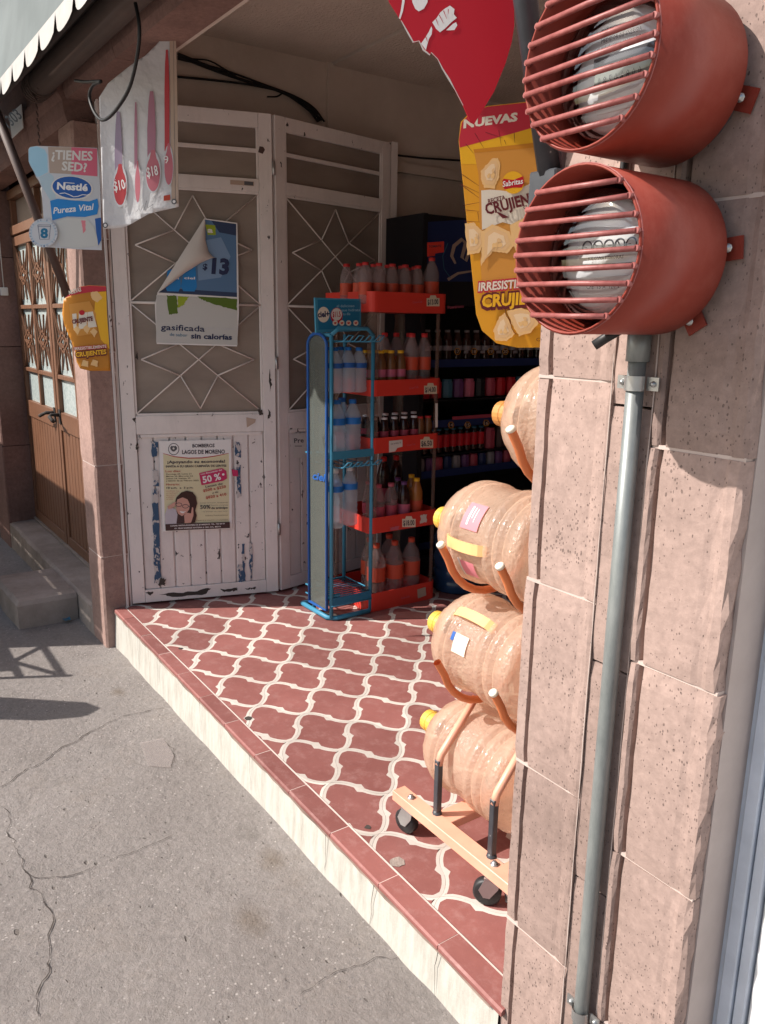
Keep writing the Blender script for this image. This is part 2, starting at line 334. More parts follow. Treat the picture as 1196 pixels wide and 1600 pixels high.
# ------------------------------------------------------------------ flat print on signs
class Sign:
    "prints shapes on a plane; places are read off the photograph and put on that plane, warp bends the sheet"
    def __init__(s, root, P0, n, warp=None):
        s.root = root; s.P0 = Vector(P0); s.n = Vector(n).normalized(); s.warp = warp; s.k = 1; s.base = 0.0
        if s.n.dot(CP-s.P0) < 0: s.n.negate()
    def p(s, x, y, off=0):
        q = atp(x, y, s.P0, s.n)
        if s.warp: q = q + s.n*s.warp(q)
        return q + s.n*off
    def poly(s, name, pts, mat, th=0, off=None, sub=0):
        if off is None: s.k += 1; off = s.base+.00013*s.k
        if not sub:
            if th: return B().slab([s.p(x, y, off) for x, y in pts], s.n, th).put(name, mat, s.root)
            return B().add([s.p(x, y, off) for x, y in pts], [tuple(range(len(pts)))]).put(name, mat, s.root, fix=False)
        bm = bmesh.new(); vs = [bm.verts.new((x, y, 0)) for x, y in pts]; bm.faces.new(vs)
        xs = [q[0] for q in pts]; ys = [q[1] for q in pts]
        for k in range(1, sub):
            for co, no in (((min(xs)+(max(xs)-min(xs))*k/sub, 0, 0), (1, 0, 0)), ((0, min(ys)+(max(ys)-min(ys))*k/sub, 0), (0, 1, 0))):
                bmesh.ops.bisect_plane(bm, geom=bm.verts[:]+bm.edges[:]+bm.faces[:], plane_co=co, plane_no=no)
        bm.verts.index_update(); b = B(); b.add([s.p(v.co.x, v.co.y, off) for v in bm.verts], [[v.index for v in f.verts] for f in bm.faces], 0, True); bm.free()
        o = b.put(name, mat, s.root)
        if th:
            md = o.modifiers.new('thick', 'SOLIDIFY'); md.thickness = th; md.offset = 0
        return o
    def disc(s, name, cx, cy, rx, ry, mat, rot=0, n=28, a0=0, a1=360, sub=0, th=0):
        R = rad(rot); P = []
        full = (a1-a0) >= 360
        for i in range(n if full else n+1):
            a = rad(a0+(a1-a0)*i/n); x = rx*math.cos(a); y = ry*math.sin(a); P.append((cx+x*math.cos(R)-y*math.sin(R), cy+x*math.sin(R)+y*math.cos(R)))
        return s.poly(name, P, mat, sub=sub, th=th)
    def text(s, body, x0, y0, x1, y1, h, mat, bold=0, shear=0, name='lettering', squeeze=1, off=None):
        "baseline from x0,y0 to x1,y1, cap height h (all in photograph units)"
        cu = bpy.data.curves.new('t', 'FONT'); cu.body = body; cu.offset = bold; cu.shear = shear; cu.resolution_u = 2
        o = bpy.data.objects.new('t', cu); C.objects.link(o); bpy.context.view_layer.update()
        me = o.evaluated_get(bpy.context.evaluated_depsgraph_get()).to_mesh()
        vs = [v.co.copy() for v in me.vertices]; fs = [list(p.vertices) for p in me.polygons]; o.to_mesh_clear(); bpy.data.objects.remove(o)
        if not vs: return
        if s.warp: off = None if off is None else off
        mx0 = min(v.x for v in vs); mx1 = max(v.x for v in vs); cap = .70
        dx, dy = x1-x0, y1-y0; L = math.hypot(dx, dy); ux, uy = dx/L, dy/L; nx, ny = uy, -ux
        if off is None: s.k += 1; off = s.base+.00013*s.k
        if s.warp: off += .004
        q = []
        for v in vs:
            a = (v.x-mx0)/(mx1-mx0)*L; b = v.y/cap*h
            q.append(s.p(x0+ux*a+nx*b, y0+uy*a+ny*b, off))
        b = B(); b.add(q, fs); return b.put(name, mat, s.root, fix=False)
    def line(s, name, pts, w_, mat, closed=False):
        P = [Vector((x, y)) for x, y in pts]; n = len(P); L = []; R_ = []
        for i, p in enumerate(P):
            if closed: d = P[(i+1) % n]-P[i-1]
            else: d = P[min(i+1, n-1)]-P[max(i-1, 0)]
            d.normalize(); q = Vector((-d.y, d.x)); ww = w_[i] if isinstance(w_, (list, tuple)) else w_
            L.append(p+q*ww/2); R_.append(p-q*ww/2)
        s.k += 1; off = s.base+.00013*s.k; b = B(); vs = [s.p(v.x, v.y, off) for v in L+R_]
        b.add(vs, [(i, (i+1) % n, n+(i+1) % n, n+i) for i in range(n if closed else n-1)]); return b.put(name, mat, s.root)
VN = Vector((-fw.x, -fw.y, 0)).normalized()       # faces the street corner where the visitor stands

# ================================================================== GROUND
GS = .0222
def gz(x): return -.2 - GS*(-3.8-x)*-1 if False else -.2+GS*(x+3.8)
bm = bmesh.new(); nx, ny = 60, 22; X0, X1, Y0, Y1 = -16., 6., -1.9, .35
grid = [[bm.verts.new((X0+(X1-X0)*i/nx, Y0+(Y1-Y0)*j/ny, gz(max(-7, X0+(X1-X0)*i/nx)))) for j in range(ny+1)] for i in range(nx+1)]
for i in range(nx):
    for j in range(ny): bm.faces.new((grid[i][j], grid[i+1][j], grid[i+1][j+1], grid[i][j+1]))
me = bpy.data.meshes.new('sidewalk'); bm.to_mesh(me); bm.free(); me.materials.append(M['conc'])
side = link(bpy.data.objects.new('sidewalk', me)); tag(side, kind='structure')
tag(B().box((-16, -2.05, -.6), (6, -1.9, -.12)).put('kerb', M['cement']), kind='structure')
tag(B().box((-60, -60, -.9), (60, -2.05, -.34)).put('road', M['street']), kind='structure')
tag(B().box((-60, 8, -.9), (60, 60, -.34)).put('ground', M['asph']), kind='structure')
def crack(px, w0, name='crack'):
    P = [at(x, y, 2, -.17) for x, y in px]
    for it in range(3):
        Q = []
        for a, b in zip(P, P[1:]):
            mid = (a+b)/2; d = (b-a); mid += Vector((-d.y, d.x, 0))*rnd.uniform(-.13, .13); Q += [a, mid]
        P = Q+[P[-1]]
    n = len(P); vs = []
    for i, p in enumerate(P):
        d = (P[min(i+1, n-1)]-P[max(i-1, 0)]).normalized(); q = Vector((-d.y, d.x, 0)); ww = w0*.55*rnd.uniform(.25, 1.4)*(.25 if i in (0, n-1) else 1)
        for sg in (-1, 1):
            v = p+q*ww*sg*.5; vs.append(Vector((v.x, v.y, gz(v.x)+.0035)))
    B().add(vs, [(2*i, 2*i+1, 2*i+3, 2*i+2) for i in range(n-1)]).put(name, M['crack'], side)
crack([(0, 1228), (40, 1200), (75, 1182), (95, 1165), (140, 1140), (190, 1115), (258, 1102)], .006)
crack([(0, 1258), (10, 1300), (28, 1335), (36, 1360), (55, 1375), (120, 1370), (150, 1357)], .004)
crack([(36, 1360), (72, 1420), (78, 1500), (60, 1560), (62, 1600)], .005)
crack([(170, 1350), (195, 1340), (235, 1325), (272, 1308)], .0035)
crack([(262, 1160), (272, 1180), (268, 1200)], .003)
crack([(470, 1568), (520, 1535), (585, 1510), (635, 1508)], .003)
b = B()
for i in range(500):                               # grit and chips of mortar lying about
    x, y = rnd.uniform(-6, -.3), rnd.uniform(-1.6, -.03); s_ = rnd.uniform(.0008, .0025); z = gz(x)
    if y > .02+(x+3.8)*-.02: continue
    b.add([(x-s_, y-s_, z), (x+s_, y-s_*.6, z), (x+s_*.3, y+s_, z), (x, y, z+s_*1.3)], [(0, 1, 3), (1, 2, 3), (2, 0, 3)])
tag(b.put('grit', M['conc']), 'fine grit scattered over the grey concrete sidewalk', 'grit', kind='stuff')
# a scrap of litter near the step
b = B(); c0 = at(103, 968, 2, -.2); b.add([c0+Vector((-.05, -.02, .004)), c0+Vector((.05, -.015, .012)), c0+Vector((.03, .02, .004)), c0+Vector((-.03, .025, .016))], [(0, 1, 2, 3)])
tag(b.put('plastic_scrap', M['cyanb']), 'crumpled pale blue plastic scrap on the sidewalk below the concrete step block', 'litter')
sg = thing('tape_patch', 'clear rectangular tape patch stuck on the sidewalk concrete', 'tape', at(245, 1178, 2, -.17))
b = B(); q = [(218, 1157), (255, 1150), (272, 1178), (266, 1198), (232, 1195)]
b.add([Vector((p.x, p.y, gz(p.x)+.004)) for p in [at(x, y, 2, -.165) for x, y in q]], [tuple(range(5))]); b.put('film', M.setdefault('film', clear('dull_clear_tape', (.6, .55, .53), .28, .3, .0)), sg)

# ================================================================== SHOP STEP + TILED FLOOR
step = thing('shop_step', 'limewashed white riser of the raised shop floor edged in red tile', 'step', (-2.4, .06, -.14))
def ey(x): return .04 + (x+3.81)*-.0185         # outer edge of the step, y for x
b = B(); n = 28
top, bot = [], []
for i in range(n+1):
    x = -3.83+(2.83)*i/n
    top.append((x, ey(x)+.006, -.013)); bot.append((x, ey(x)-.004+rnd.uniform(-.004, .004), gz(x)-.05))
vs = [Vector(v) for v in top+bot]+[Vector((v[0], .3, -.013)) for v in top]
b.add(vs, [(i, i+1, n+2+i, n+1+i) for i in range(n)]+[(i, 2*n+2+i, 2*n+3+i, i+1) for i in range(n)], 0)
b.put('riser', M['lime'], step)
for xs in (-3.45, -3.17, -2.68, -2.23, -1.72, -1.47, -1.2):   # hairline cracks down the riser
    pts = []; x = xs
    for k in range(7): pts.append((x, ey(x)-.0015, -.015-k*.022)); x += rnd.uniform(-.006, .006)
    b = B(); vs = []
    for k, p in enumerate(pts):
        ww = .0012*(1-k/9)
        vs += [Vector((p[0]-ww, p[1]-.001, p[2])), Vector((p[0]+ww, p[1]-.001, p[2]))]
    b.add(vs, [(2*k, 2*k+1, 2*k+3, 2*k+2) for k in range(6)]); b.put('hairline_crack', M['crack'], step)
floor = B().box((-3.95, .05, -.02), (1.2, 6.2, -.006)).put('shop_floor', M['grout']); tag(floor, kind='structure')
def iy(x): return ey(x)+.052+(x+3.8)*.0045       # inner edge of the red edging strip
xs = [-3.825, -3.66, -3.41, -3.165, -2.93, -2.688, -2.448, -2.196, -1.95, -1.70, -1.453, -1.205, -.985]
for a, c in zip(xs, xs[1:]):
    a2, c2 = a+.0012, c-.0012; dz = rnd.uniform(-.0008, .0008)
    bb = B(); bb.add([(a2, ey(a), -.014), (c2, ey(c), -.014), (c2, ey(c), -.004), (a2, ey(a), -.004), (a2, ey(a)+.005, dz), (c2, ey(c)+.005, dz), (c2, iy(c), dz), (a2, iy(a), dz), (a2, iy(a), -.012), (c2, iy(c), -.012)],
                     [(0, 1, 2, 3), (3, 2, 5, 4), (4, 5, 6, 7), (7, 6, 9, 8), (0, 3, 4, 7, 8), (1, 9, 6, 5, 2)])
    bb.put('edge_tile', M['tred'], step)
b = B()
for a in xs[1:-1]: b.box((a-.0012, ey(a)+.004, -.01), (a+.0012, iy(a), -.0006))
b.add([(-3.825, iy(-3.825)+.0005, -.0008), (-.985, iy(-.985)+.0005, -.0008), (-.985, iy(-.985)+.006, -.0008), (-3.825, iy(-3.825)+.006, -.0008)], [(0, 1, 2, 3)])
b.put('mortar_line', M['jointw'], step)
b = B(); n = 70; vs = []                            # broken grout under the nosing
for i in range(n+1):
    x = -3.82+2.8*i/n; w_ = rnd.uniform(.003, .011); vs += [Vector((x, ey(x)-.001, -.0135)), Vector((x, ey(x)-.0015, -.0135-w_))]
b.add(vs, [(2*i, 2*i+1, 2*i+3, 2*i+2) for i in range(n)]); b.put('nosing_grout', M['nosing'], step)
# lattice tiles: interlocking cells with a cream border
TA = Vector((-.1468, .1365)); TB = Vector((.1482, .1175)); TO = Vector((-2.507, .173))
def edgecurve(o, d, side, ins):
    "wavy edge from node o along d; side = the other axis; the first half swells to +side, the second to -side, with a cusp between"
    P = []
    for i in range(0, 13):
        s_ = i/12
        hh = math.sin(2*math.pi*s_); hh = math.copysign(abs(hh)**.65, hh)
        P.append(o+d*s_+side*hh*.060)
    return P
def tile_outline():
    A, Bv = TA, TB; O = Vector((0, 0)); pts = []
    e1 = edgecurve(O, Bv, A, 0)                  # O -> O+B
    e2 = edgecurve(O+Bv, A, Bv, 0)               # -> O+A+B
    e3 = [p+A for p in edgecurve(O, Bv, A, 0)][::-1]
    e4 = edgecurve(O, A, Bv, 0)[::-1]
    return e1[:-1]+e2[:-1]+e3[:-1]+e4[:-1]
def inset(P, d, cusp=True):
    n = len(P); Q = []
    for i in range(n):
        a, b_, c_ = P[i-1], P[i], P[(i+1) % n]
        t1 = (b_-a).normalized(); t2 = (c_-b_).normalized(); nn = Vector((-(t1+t2).y, (t1+t2).x))
        if nn.length < 1e-6: nn = Vector((-t1.y, t1.x))
        nn.normalize(); dd = d
        if i % 12 in (5, 6, 7) and cusp:                    # the little point half way along each side
            i0 = i-i % 12; ch = (P[(i0+12) % n]-P[i0]).normalized(); nn = Vector((-ch.y, ch.x)); dd = d*(2.15 if i % 12 == 6 else 1.0)
        if i % 12 == 0: dd = d*1.5
        Q.append(b_+nn*dd)
    return Q
OUT = tile_outline()
ar = sum(OUT[i-1].x*OUT[i].y-OUT[i].x*OUT[i-1].y for i in range(len(OUT)))
if ar < 0: OUT.reverse(); OUT = [OUT[-1]]+OUT[:-1]
O1 = inset(OUT, .0004, False); O2 = inset(OUT, .0098); nO = len(O1)
tm = bpy.data.meshes.new('lattice_tile'); bm = bmesh.new()
v0 = [bm.verts.new((p.x, p.y, -.006)) for p in O1]; v1 = [bm.verts.new((p.x, p.y, 0)) for p in O1]; v2 = [bm.verts.new((p.x, p.y, 0)) for p in O2]
for i in range(nO):
    j = (i+1) % nO; f = bm.faces.new((v0[i], v0[j], v1[j], v1[i])); f.material_index = 1; f = bm.faces.new((v1[i], v1[j], v2[j], v2[i])); f.material_index = 1
f = bm.faces.new(v2); bmesh.ops.triangulate(bm, faces=[f]); bm.to_mesh(tm)
tm.materials.append(M['tred']); tm.materials.append(M['twhite'])
nt_ = 0
for i in range(-22, 26):
    for j in range(-22, 26):
        o = TO+TA*i+TB*j; cc = o+(TA+TB)*.5
        if not (-3.95 < cc.x < -.85 and -.05 < cc.y < 2.75): continue
        if cc.x > -1.0 and cc.y > .6: continue
        if cc.y > 1.4 and cc.x > -1.9: continue
        lo = min(p.y+o.y-iy(p.x+o.x)-.006 for p in O1)
        if max(p.y+o.y-iy(p.x+o.x)-.006 for p in O1) < .004: continue
        if lo >= 0: q = bpy.data.objects.new('floor_tile', tm)
        else:
            b2 = bm.copy(); pc = Vector((-o.x*0-2.4-o.x, iy(-2.4)+.0065-o.y, 0)); pn = Vector((.0140, 1, 0))
            bmesh.ops.bisect_plane(b2, geom=b2.verts[:]+b2.edges[:]+b2.faces[:], plane_co=pc, plane_no=pn, clear_inner=True)
            if not b2.faces: b2.free(); continue
            m2_ = bpy.data.meshes.new('cut_tile'); b2.to_mesh(m2_); b2.free(); m2_.materials.append(M['tred']); m2_.materials.append(M['twhite']); q = bpy.data.objects.new('floor_tile', m2_)
        link(q); q.parent = floor; q.location = (o.x, o.y, rnd.uniform(-.0004, .0004)); nt_ += 1
bm.free()
for x, y, r_ in ((283, 1013, .012), (575, 1292, .011), (388, 1122, .02)):
    c0 = at(x, y, 2, .0012); P = [(c0.x+r_*rnd.uniform(.6, 1.1)*math.cos(i*.7), c0.y+r_*rnd.uniform(.6, 1.1)*math.sin(i*.7)) for i in range(9)]
    B().add([Vector((a, b_, .0012)) for a, b_ in P], [tuple(range(9))]).put('chipped_hole', M['crack'], floor)
c0 = at(621, 1347, 2, 0); P = [(c0.x+.022*rnd.uniform(.8, 1.1)*math.cos(i*.45), c0.y+.022*rnd.uniform(.8, 1.1)*math.sin(i*.45)) for i in range(14)]
B().add([Vector((a, b_, .0012)) for a, b_ in P], [tuple(range(14))]).put('grey_stain', M['cement'], floor)

# ================================================================== RIGHT STONE PILASTER
pil = thing('stone_pilaster', 'pink porous quarry stone pilaster carrying the two red meter cages and a grey pipe', 'pilaster', (-.8, .03, -.12))
PL = [(-1.004, .13), (-1.004, .004), (-1.0, 0), (-.979, 0), (-.977, .010), (-.969, .010), (-.966, -.003), (-.876, -.003), (-.866, -.0018), (-.856, -.0036), (-.850, -.005), (-.842, -.005), (-.836, -.003), (-.836, .13)]
PR = [(-.757, .13), (-.757, -.003), (-.753, -.006), (-.746, -.005), (-.742, 0), (-.741, .010), (-.734, .010), (-.731, -.003), (-.646, -.003), (-.636, -.0015), (-.628, -.0015), (-.620, -.0035), (-.606, -.003), (-.600, .002), (-.600, .02), (-.606, .13)]
def blocks(prof, joints, parent, mat, rag=False, left_rag=False):
    for z0, z1 in zip(joints, joints[1:]):
        bmx = bmesh.new(); k = max(2, int((z1-z0)/.03)); rows = []
        dx = rnd.uniform(-.0015, .0015); dy = rnd.uniform(-.0015, .0015)
        for i in range(k+1):
            z = z0+.0022+(z1-z0-.0044)*i/k; row = []
            for jx, (x, y) in enumerate(prof):
                jit = rnd.uniform(-.0016, .0016) if 0 < i < k else 0
                if rag and jx >= len(prof)-4 and jx < len(prof)-1: jit = rnd.uniform(-.006, .003)
                if left_rag and jx in (1, 2): jit = rnd.uniform(-.002, .0025)
                e = .003 if i in (0, k) and 1 <= jx < len(prof)-1 else 0
                row.append(bmx.verts.new((x+dx+jit*.7, y+dy+e+rnd.uniform(-.0006, .0006), z)))
            rows.append(row)
        L = len(prof)
        for i in range(k):
            for jx in range(L): bmx.faces.new((rows[i][jx], rows[i][(jx+1) % L], rows[i+1][(jx+1) % L], rows[i+1][jx]))
        bmx.faces.new(rows[0][::-1]); bmx.faces.new(rows[-1]); off = wloc(parent)
        for v in bmx.verts: v.co -= off
        bmesh.ops.recalc_face_normals(bmx, faces=bmx.faces); mm = bpy.data.meshes.new('stone_block'); bmx.to_mesh(mm); bmx.free(); mm.materials.append(mat)
        o = link(bpy.data.objects.new('stone_block', mm)); o.parent = parent
blocks(PL, [-.2, .216, .576, .946, 1.315, 1.68, 2.04, 2.4], pil, M['stone'], left_rag=True)
blocks(PR, [-.2, .172, .523, .874, 1.224, 1.57, 1.92, 2.4], pil, M['stone'], rag=True)
blocks([(-.835, .12), (-.835, -.001), (-.758, -.001), (-.758, .12)], [-.2, .42, .845, 1.28, 1.7, 2.4], pil, M['stone'])
for zj, (x0, x1) in [(z, (-1.001, -.838)) for z in (.216, .576, .946, 1.315, 1.68)]+[(z, (-.755, -.603)) for z in (.172, .523, .874, 1.224, 1.57)]: B().box((x0, .0015, zj-.003), (x1, .05, zj+.003)).put('mortar_joint', M['mortar'], pil)
core = B().box((-.975, .1, -.2), (-.602, .19, 2.4)).put('core', M['plaster'], pil)
B().box((-.604, .021, -.2), (-.598, .10, 2.4)).put('plaster_return', M['plaster'], pil)
for x_ in (-.8365, -.7575): B().tube([(x_+rnd.uniform(-.0006, .0006), -.0042, z_*.05-.2) for z_ in range(53)], [rnd.uniform(.0005, .0017) for z_ in range(53)], 5).put('mortar_seam', M['mortar'], pil)
# conduit
pipe = thing('conduit_pipe', 'grey galvanised conduit pipe strapped upright to the pilaster below the lower meter cage', 'pipe', (-.785, -.022, 0))
b = B(); b.tube([(-.779, -.020, -.14), (-.779, -.020, .3), (-.779, -.0205, .9), (-.779, -.021, 1.37)], .0135, 16); b.put('tube', M['galv'], pipe)
b = B(); b.tube([(-.779, -.021, 1.35), (-.779, -.021, 1.395)], .0175, 16); b.put('coupling', M['galv'], pipe)
for z in (.175, 1.318):
    b = B(); P = [(-.779+.0165*math.cos(a), -.020-.0165*math.sin(a)) for a in [rad(v) for v in range(0, 181, 15)]]
    O_ = [(-.812, .004)]+[(-.806, .0)]+P[::-1]+[(-.770, .0), (-.764, .004)]
    vs = [Vector((x, y-.001, z-.011)) for x, y in P]+[Vector((x, y-.001, z+.011)) for x, y in P]; n_ = len(P)
    b.add(vs, [(i, i+1, n_+i+1, n_+i) for i in range(n_-1)], 0, True)
    b.box((-.817, -.0155, z-.010), (-.7945, -.0125, z+.010)); b.box((-.763, -.0155, z-.010), (-.742, -.0125, z+.010))
    st = b.put('strap', M['steel'], pipe)
    b = B()
    for xx in (-.807, -.751): b.lathe([(.0001, .005), (.004, .004), (.005, 0)], (xx, -.0155, z), '-Y', 8)
    b.put('screw', M['steel'], st)
# meter cages
def cage(name, label, cz, bars, tilt, tabs):
    r, d, cx = .1055, .200, -.752
    root = thing(name, label, 'meter cage', (cx, -.01, cz), 'electric meter cages on the pilaster')
    b = B(); n_ = 48
    b.lathe([(r, .022), (r, d), (r-.0025, d), (r-.0025, .022), (r, .022)], (cx, -.006, cz), '-Y', n_); b.lathe([(r-.002, .023), (.0001, .023)], (cx, -.006, cz), '-Y', n_); b.put('housing', M['oxide'], root)
    b = B()
    for s_ in (-1, 1): b.tube([(cx+(r+.0008)*math.cos(a), -.006-d+.003, cz+(r+.0008)*math.sin(a)) for a in [rad(v) for v in range(0, 361, 8)]], .0009, 6); break
    b.put('rim', M['barred'], root)
    for i in range(bars):
        z = -r+ .024+(2*r-.046)*i/(bars-1)*.965; h = math.sqrt(max(r*r-z*z, 1e-5))-.0035
        t_ = tilt+rnd.uniform(-.012, .012)
        b = B(); q = [(cx-h, -.006-d-.003, cz+z-h*t_), (cx, -.006-d-.004, cz+z+rnd.uniform(-.001, .001)), (cx+h, -.006-d-.003, cz+z+h*t_)]
        b.tube(q, .0036, 10)
        for q_ in (q[0], q[-1]): b.tube([Vector(q_)+Vector((0, .006, 0)), Vector(q_)+Vector((0, -.001, .0003))], [.0042, .0040], 8)
        b.put('bar', M['barred'], root)
    for ang in tabs:
        a = rad(ang); c0 = Vector((cx+math.cos(a)*(r-.008), -.008, cz+math.sin(a)*(r-.008)))
        u = Vector((math.cos(a), 0, math.sin(a))); v = Vector((-math.sin(a), 0, math.cos(a)))
        b = B(); b.slab([c0+u*i_*.018+v*j_*.015+Vector((0, -.002, 0)) for i_, j_ in ((-1, -1), (1, -1), (1, 1), (-1, 1))], (0, -1, 0), .004)
        tb = b.put('fixing_tab', M['oxide'], root)
        b = B(); b.lathe([(.0001, .006), (.004, .005), (.0062, .0)], c0+Vector((0, -.012, 0))+u*.004, '-Y', 8); b.put('bolt', M['steel'], tb)
    return root
cage('meter_cage', 'upper of the two round red steel meter cages on the pilaster', 1.722, 9, 0.015, (-20,))
cage('meter_cage', 'lower round red steel meter cage just above the grey conduit pipe', 1.495, 9, -.012, (5, -58))
def meter(cz, label, style):
    cx = -.752; root = thing('electric_meter', label, 'electric meter', (cx, -.02, cz), 'glass domed electric meters')
    b = B(); b.lathe([(.088, 0), (.088, .03), (.08, .036), (.0001, .036)], (cx, -.0, cz), '-Y', 32); b.put('base', M['mdark'], root)
    b = B(); b.lathe([(.0001, .0), (.075, .0), (.075, .012), (.0001, .012)], (cx, -.125, cz), '-Y', 32); f_ = b.put('face_plate', M['mface'], root)
    b = B(); b.lathe([(.06, .0), (.06, .085)], (cx, -.03, cz), '-Y', 24); b.put('inner_drum', M['mdark'], root)
    fy = -.1375
    def bx(n_, x0, z0, x1, z1, mt, th=.003, par=None): return B().box((cx+x0, fy-th, cz+z0), (cx+x1, fy, cz+z1)).put(n_, mt, par or f_)
    sg = Sign(f_, (cx, fy-.0005, cz), (0, -1, 0)); sg2 = Sign(f_, (cx, fy-.006, cz), (0, -1, 0))
    def tx(s_, x, z, w_, h_, mt, sgn=sg):
        cu = bpy.data.curves.new('t', 'FONT'); cu.body = s_; cu.resolution_u = 1; o = bpy.data.objects.new('t', cu); C.objects.link(o); bpy.context.view_layer.update()
        me_ = o.evaluated_get(bpy.context.evaluated_depsgraph_get()).to_mesh(); vs = [v.co.copy() for v in me_.vertices]; fs = [list(p.vertices) for p in me_.polygons]; bpy.data.objects.remove(o)
        mx = max(v.x for v in vs); b_ = B(); b_.add([(cx+x+v.x/mx*w_, fy-.0045, cz+z+v.y/.7*h_) for v in vs], fs); b_.put('lettering', mt, f_, fix=False)
    if style:
        bx('display_window', -.042, -.014, .046, .006, M['lcd']); tx('1 8 5 0 6 8 0 0', -.036, -.0105, .07, .010, M['txt'])
        bx('name_plate', -.045, .010, .05, .024, M['mdark']); bx('lower_panel', -.035, -.045, .04, -.02, M['offw'], .002)
        tx('U7', -.035, .050, .012, .008, M['txt']); tx('MEDIDOR DE ENERGIA', -.034, .040, .064, .005, M['txt']); tx('CLASE 15  120 V  60 Hz  1 F  2 H', -.04, .032, .075, .004, M['txt'])
    else:
        bx('dial_panel', -.05, .0, .052, .026, M['offw'], .003)
        for k in range(5):
            b = B(); b.lathe([(.0088, 0), (.0088, .001), (.0072, .001), (.0072, 0)], (cx-.034+k*.0185, fy-.003, cz+.0135), '-Y', 20); b.put('dial', M['mdark'], f_)
            b = B(); a = rnd.uniform(0, 6); p0 = Vector((cx-.034+k*.0185, fy-.0045, cz+.0135)); b.tube([p0, p0+Vector((math.cos(a), 0, math.sin(a)))*.006], .0006, 4); b.put('pointer', M['txt'], f_)
        bx('rotor_slot', -.042, -.0145, .042, -.0095, M['mdark'], .004); bx('lower_panel', -.044, -.05, .042, -.026, M['offw'], .002)
        tx('KILOWATTHORAS', -.03, -.004, .06, .0045, M['txt']); tx('CFE  15 A  120 V', -.03, -.042, .058, .006, M['txt'])
    b = B(); b.lathe([(.086, .028), (.085, .148), (.081, .160), (.066, .170), (.03, .174), (.0001, .175)], (cx, -.006, cz), '-Y', 36); b.put('glass_dome', M['mglass'], root)
meter(1.718, 'electric meter with printed plate and number window inside the upper red cage', 1)
meter(1.492, 'electric meter with round dials inside the lower red cage', 0)
b = B(); b.tube([(-.80, -.03, 1.40), (-.815, -.05, 1.385), (-.83, -.06, 1.372)], .008, 8)
tag(b.put('black_cable', M['black']), 'short black cable stub poking out beneath the lower red meter cage', 'cable')
b = B(); b.tube([(-.84, -.01, 2.3), (-.838, -.012, 2.0), (-.842, -.012, 1.55), (-.84, -.01, 1.42)], .005, 8)
tag(b.put('service_cable', M['black']), 'thin black cable running up the pilaster behind the two red meter cages', 'cable')

# ================================================================== NEXT DOOR (right edge)
nd = thing('steel_door', 'white steel door with blue grey frame at the right edge beside the pilaster', 'door', (-.3, .12, -.1))
b = B(); b.box((-.598, .1, -.2), (-.590, .118, 2.3)); b.box((-.590, .094, -.2), (-.568, .13, 2.3), bev=.002); b.box((-.566, .100, -.2), (-.548, .13, 2.3), bev=.002); b.put('frame', M['bluegrey'], nd)
for k in range(5): B().box((-.545+k*.17, .108, -.1), (-.379+k*.17, .125, 2.3), bev=.003).put('panel', M['white3'], nd)
b = B().box((-.60, .13, -.6), (6, .4, 3.2)); nw = b.put('neighbour_wall', M['plaster']); tag(nw, 'plain plastered house wall to the right of the pilaster', 'wall')

# ================================================================== LEFT PILLAR, LEFT HOUSE
lp = thing('stone_pillar', 'brown stone pillar between the shop entrance and the wooden double door', 'pillar', (-3.95, .06, -.15))
LPP = [(-4.06, .22), (-4.06, .002), (-4.05, -.006), (-3.842, -.006), (-3.832, .004), (-3.83, .10), (-3.83, .12), (-3.90, .22)]
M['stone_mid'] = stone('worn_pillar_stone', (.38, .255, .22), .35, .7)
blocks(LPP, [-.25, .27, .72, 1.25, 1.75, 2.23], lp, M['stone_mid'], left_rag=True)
for z in (.27, .72, 1.25, 1.75): B().box((-4.045, -.003, z-.003), (-3.832, .1, z+.003)).put('mortar_joint', M['mortar'], lp)
pp2 = thing('far_stone_pillar', 'brown stone pillar on the far side of the wooden double door', 'pillar', (-6.35, .06, -.1))
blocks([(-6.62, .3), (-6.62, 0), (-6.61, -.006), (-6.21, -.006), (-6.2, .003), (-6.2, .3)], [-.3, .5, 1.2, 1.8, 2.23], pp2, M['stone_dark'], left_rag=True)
lint = thing('stone_lintel', 'brown stone lintel across the shop entrance and the wooden door', 'lintel', (-3.6, .05, 2.2))
xs_ = [-7.2, -6.2, -5.4, -4.6, -3.9, -3.2, -2.4, -1.6, -.8]
for a, c in zip(xs_, xs_[1:]):
    b = B()
    z0 = 2.232 if c <= -3.85 else 2.325
    pr = [(-.010, z0+.03), (.0, z0), (.14, z0), (.14, z0+.55), (-.01, z0+.55), (-.01, z0+.18), (-.035, z0+.16), (-.035, z0+.12), (-.018, z0+.09)]
    n_ = len(pr); vs = [Vector((a+.002, y, z)) for y, z in pr]+[Vector((c-.002, y, z)) for y, z in pr]
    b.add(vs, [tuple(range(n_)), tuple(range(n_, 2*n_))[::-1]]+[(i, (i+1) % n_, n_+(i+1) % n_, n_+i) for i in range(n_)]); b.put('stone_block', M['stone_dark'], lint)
uw = B().box((-7.2, .0, 2.88), (6, .3, 4.2)).put('upper_wall', M['plaster']); tag(uw, 'upper facade wall above the lintel and behind the awning', 'wall')
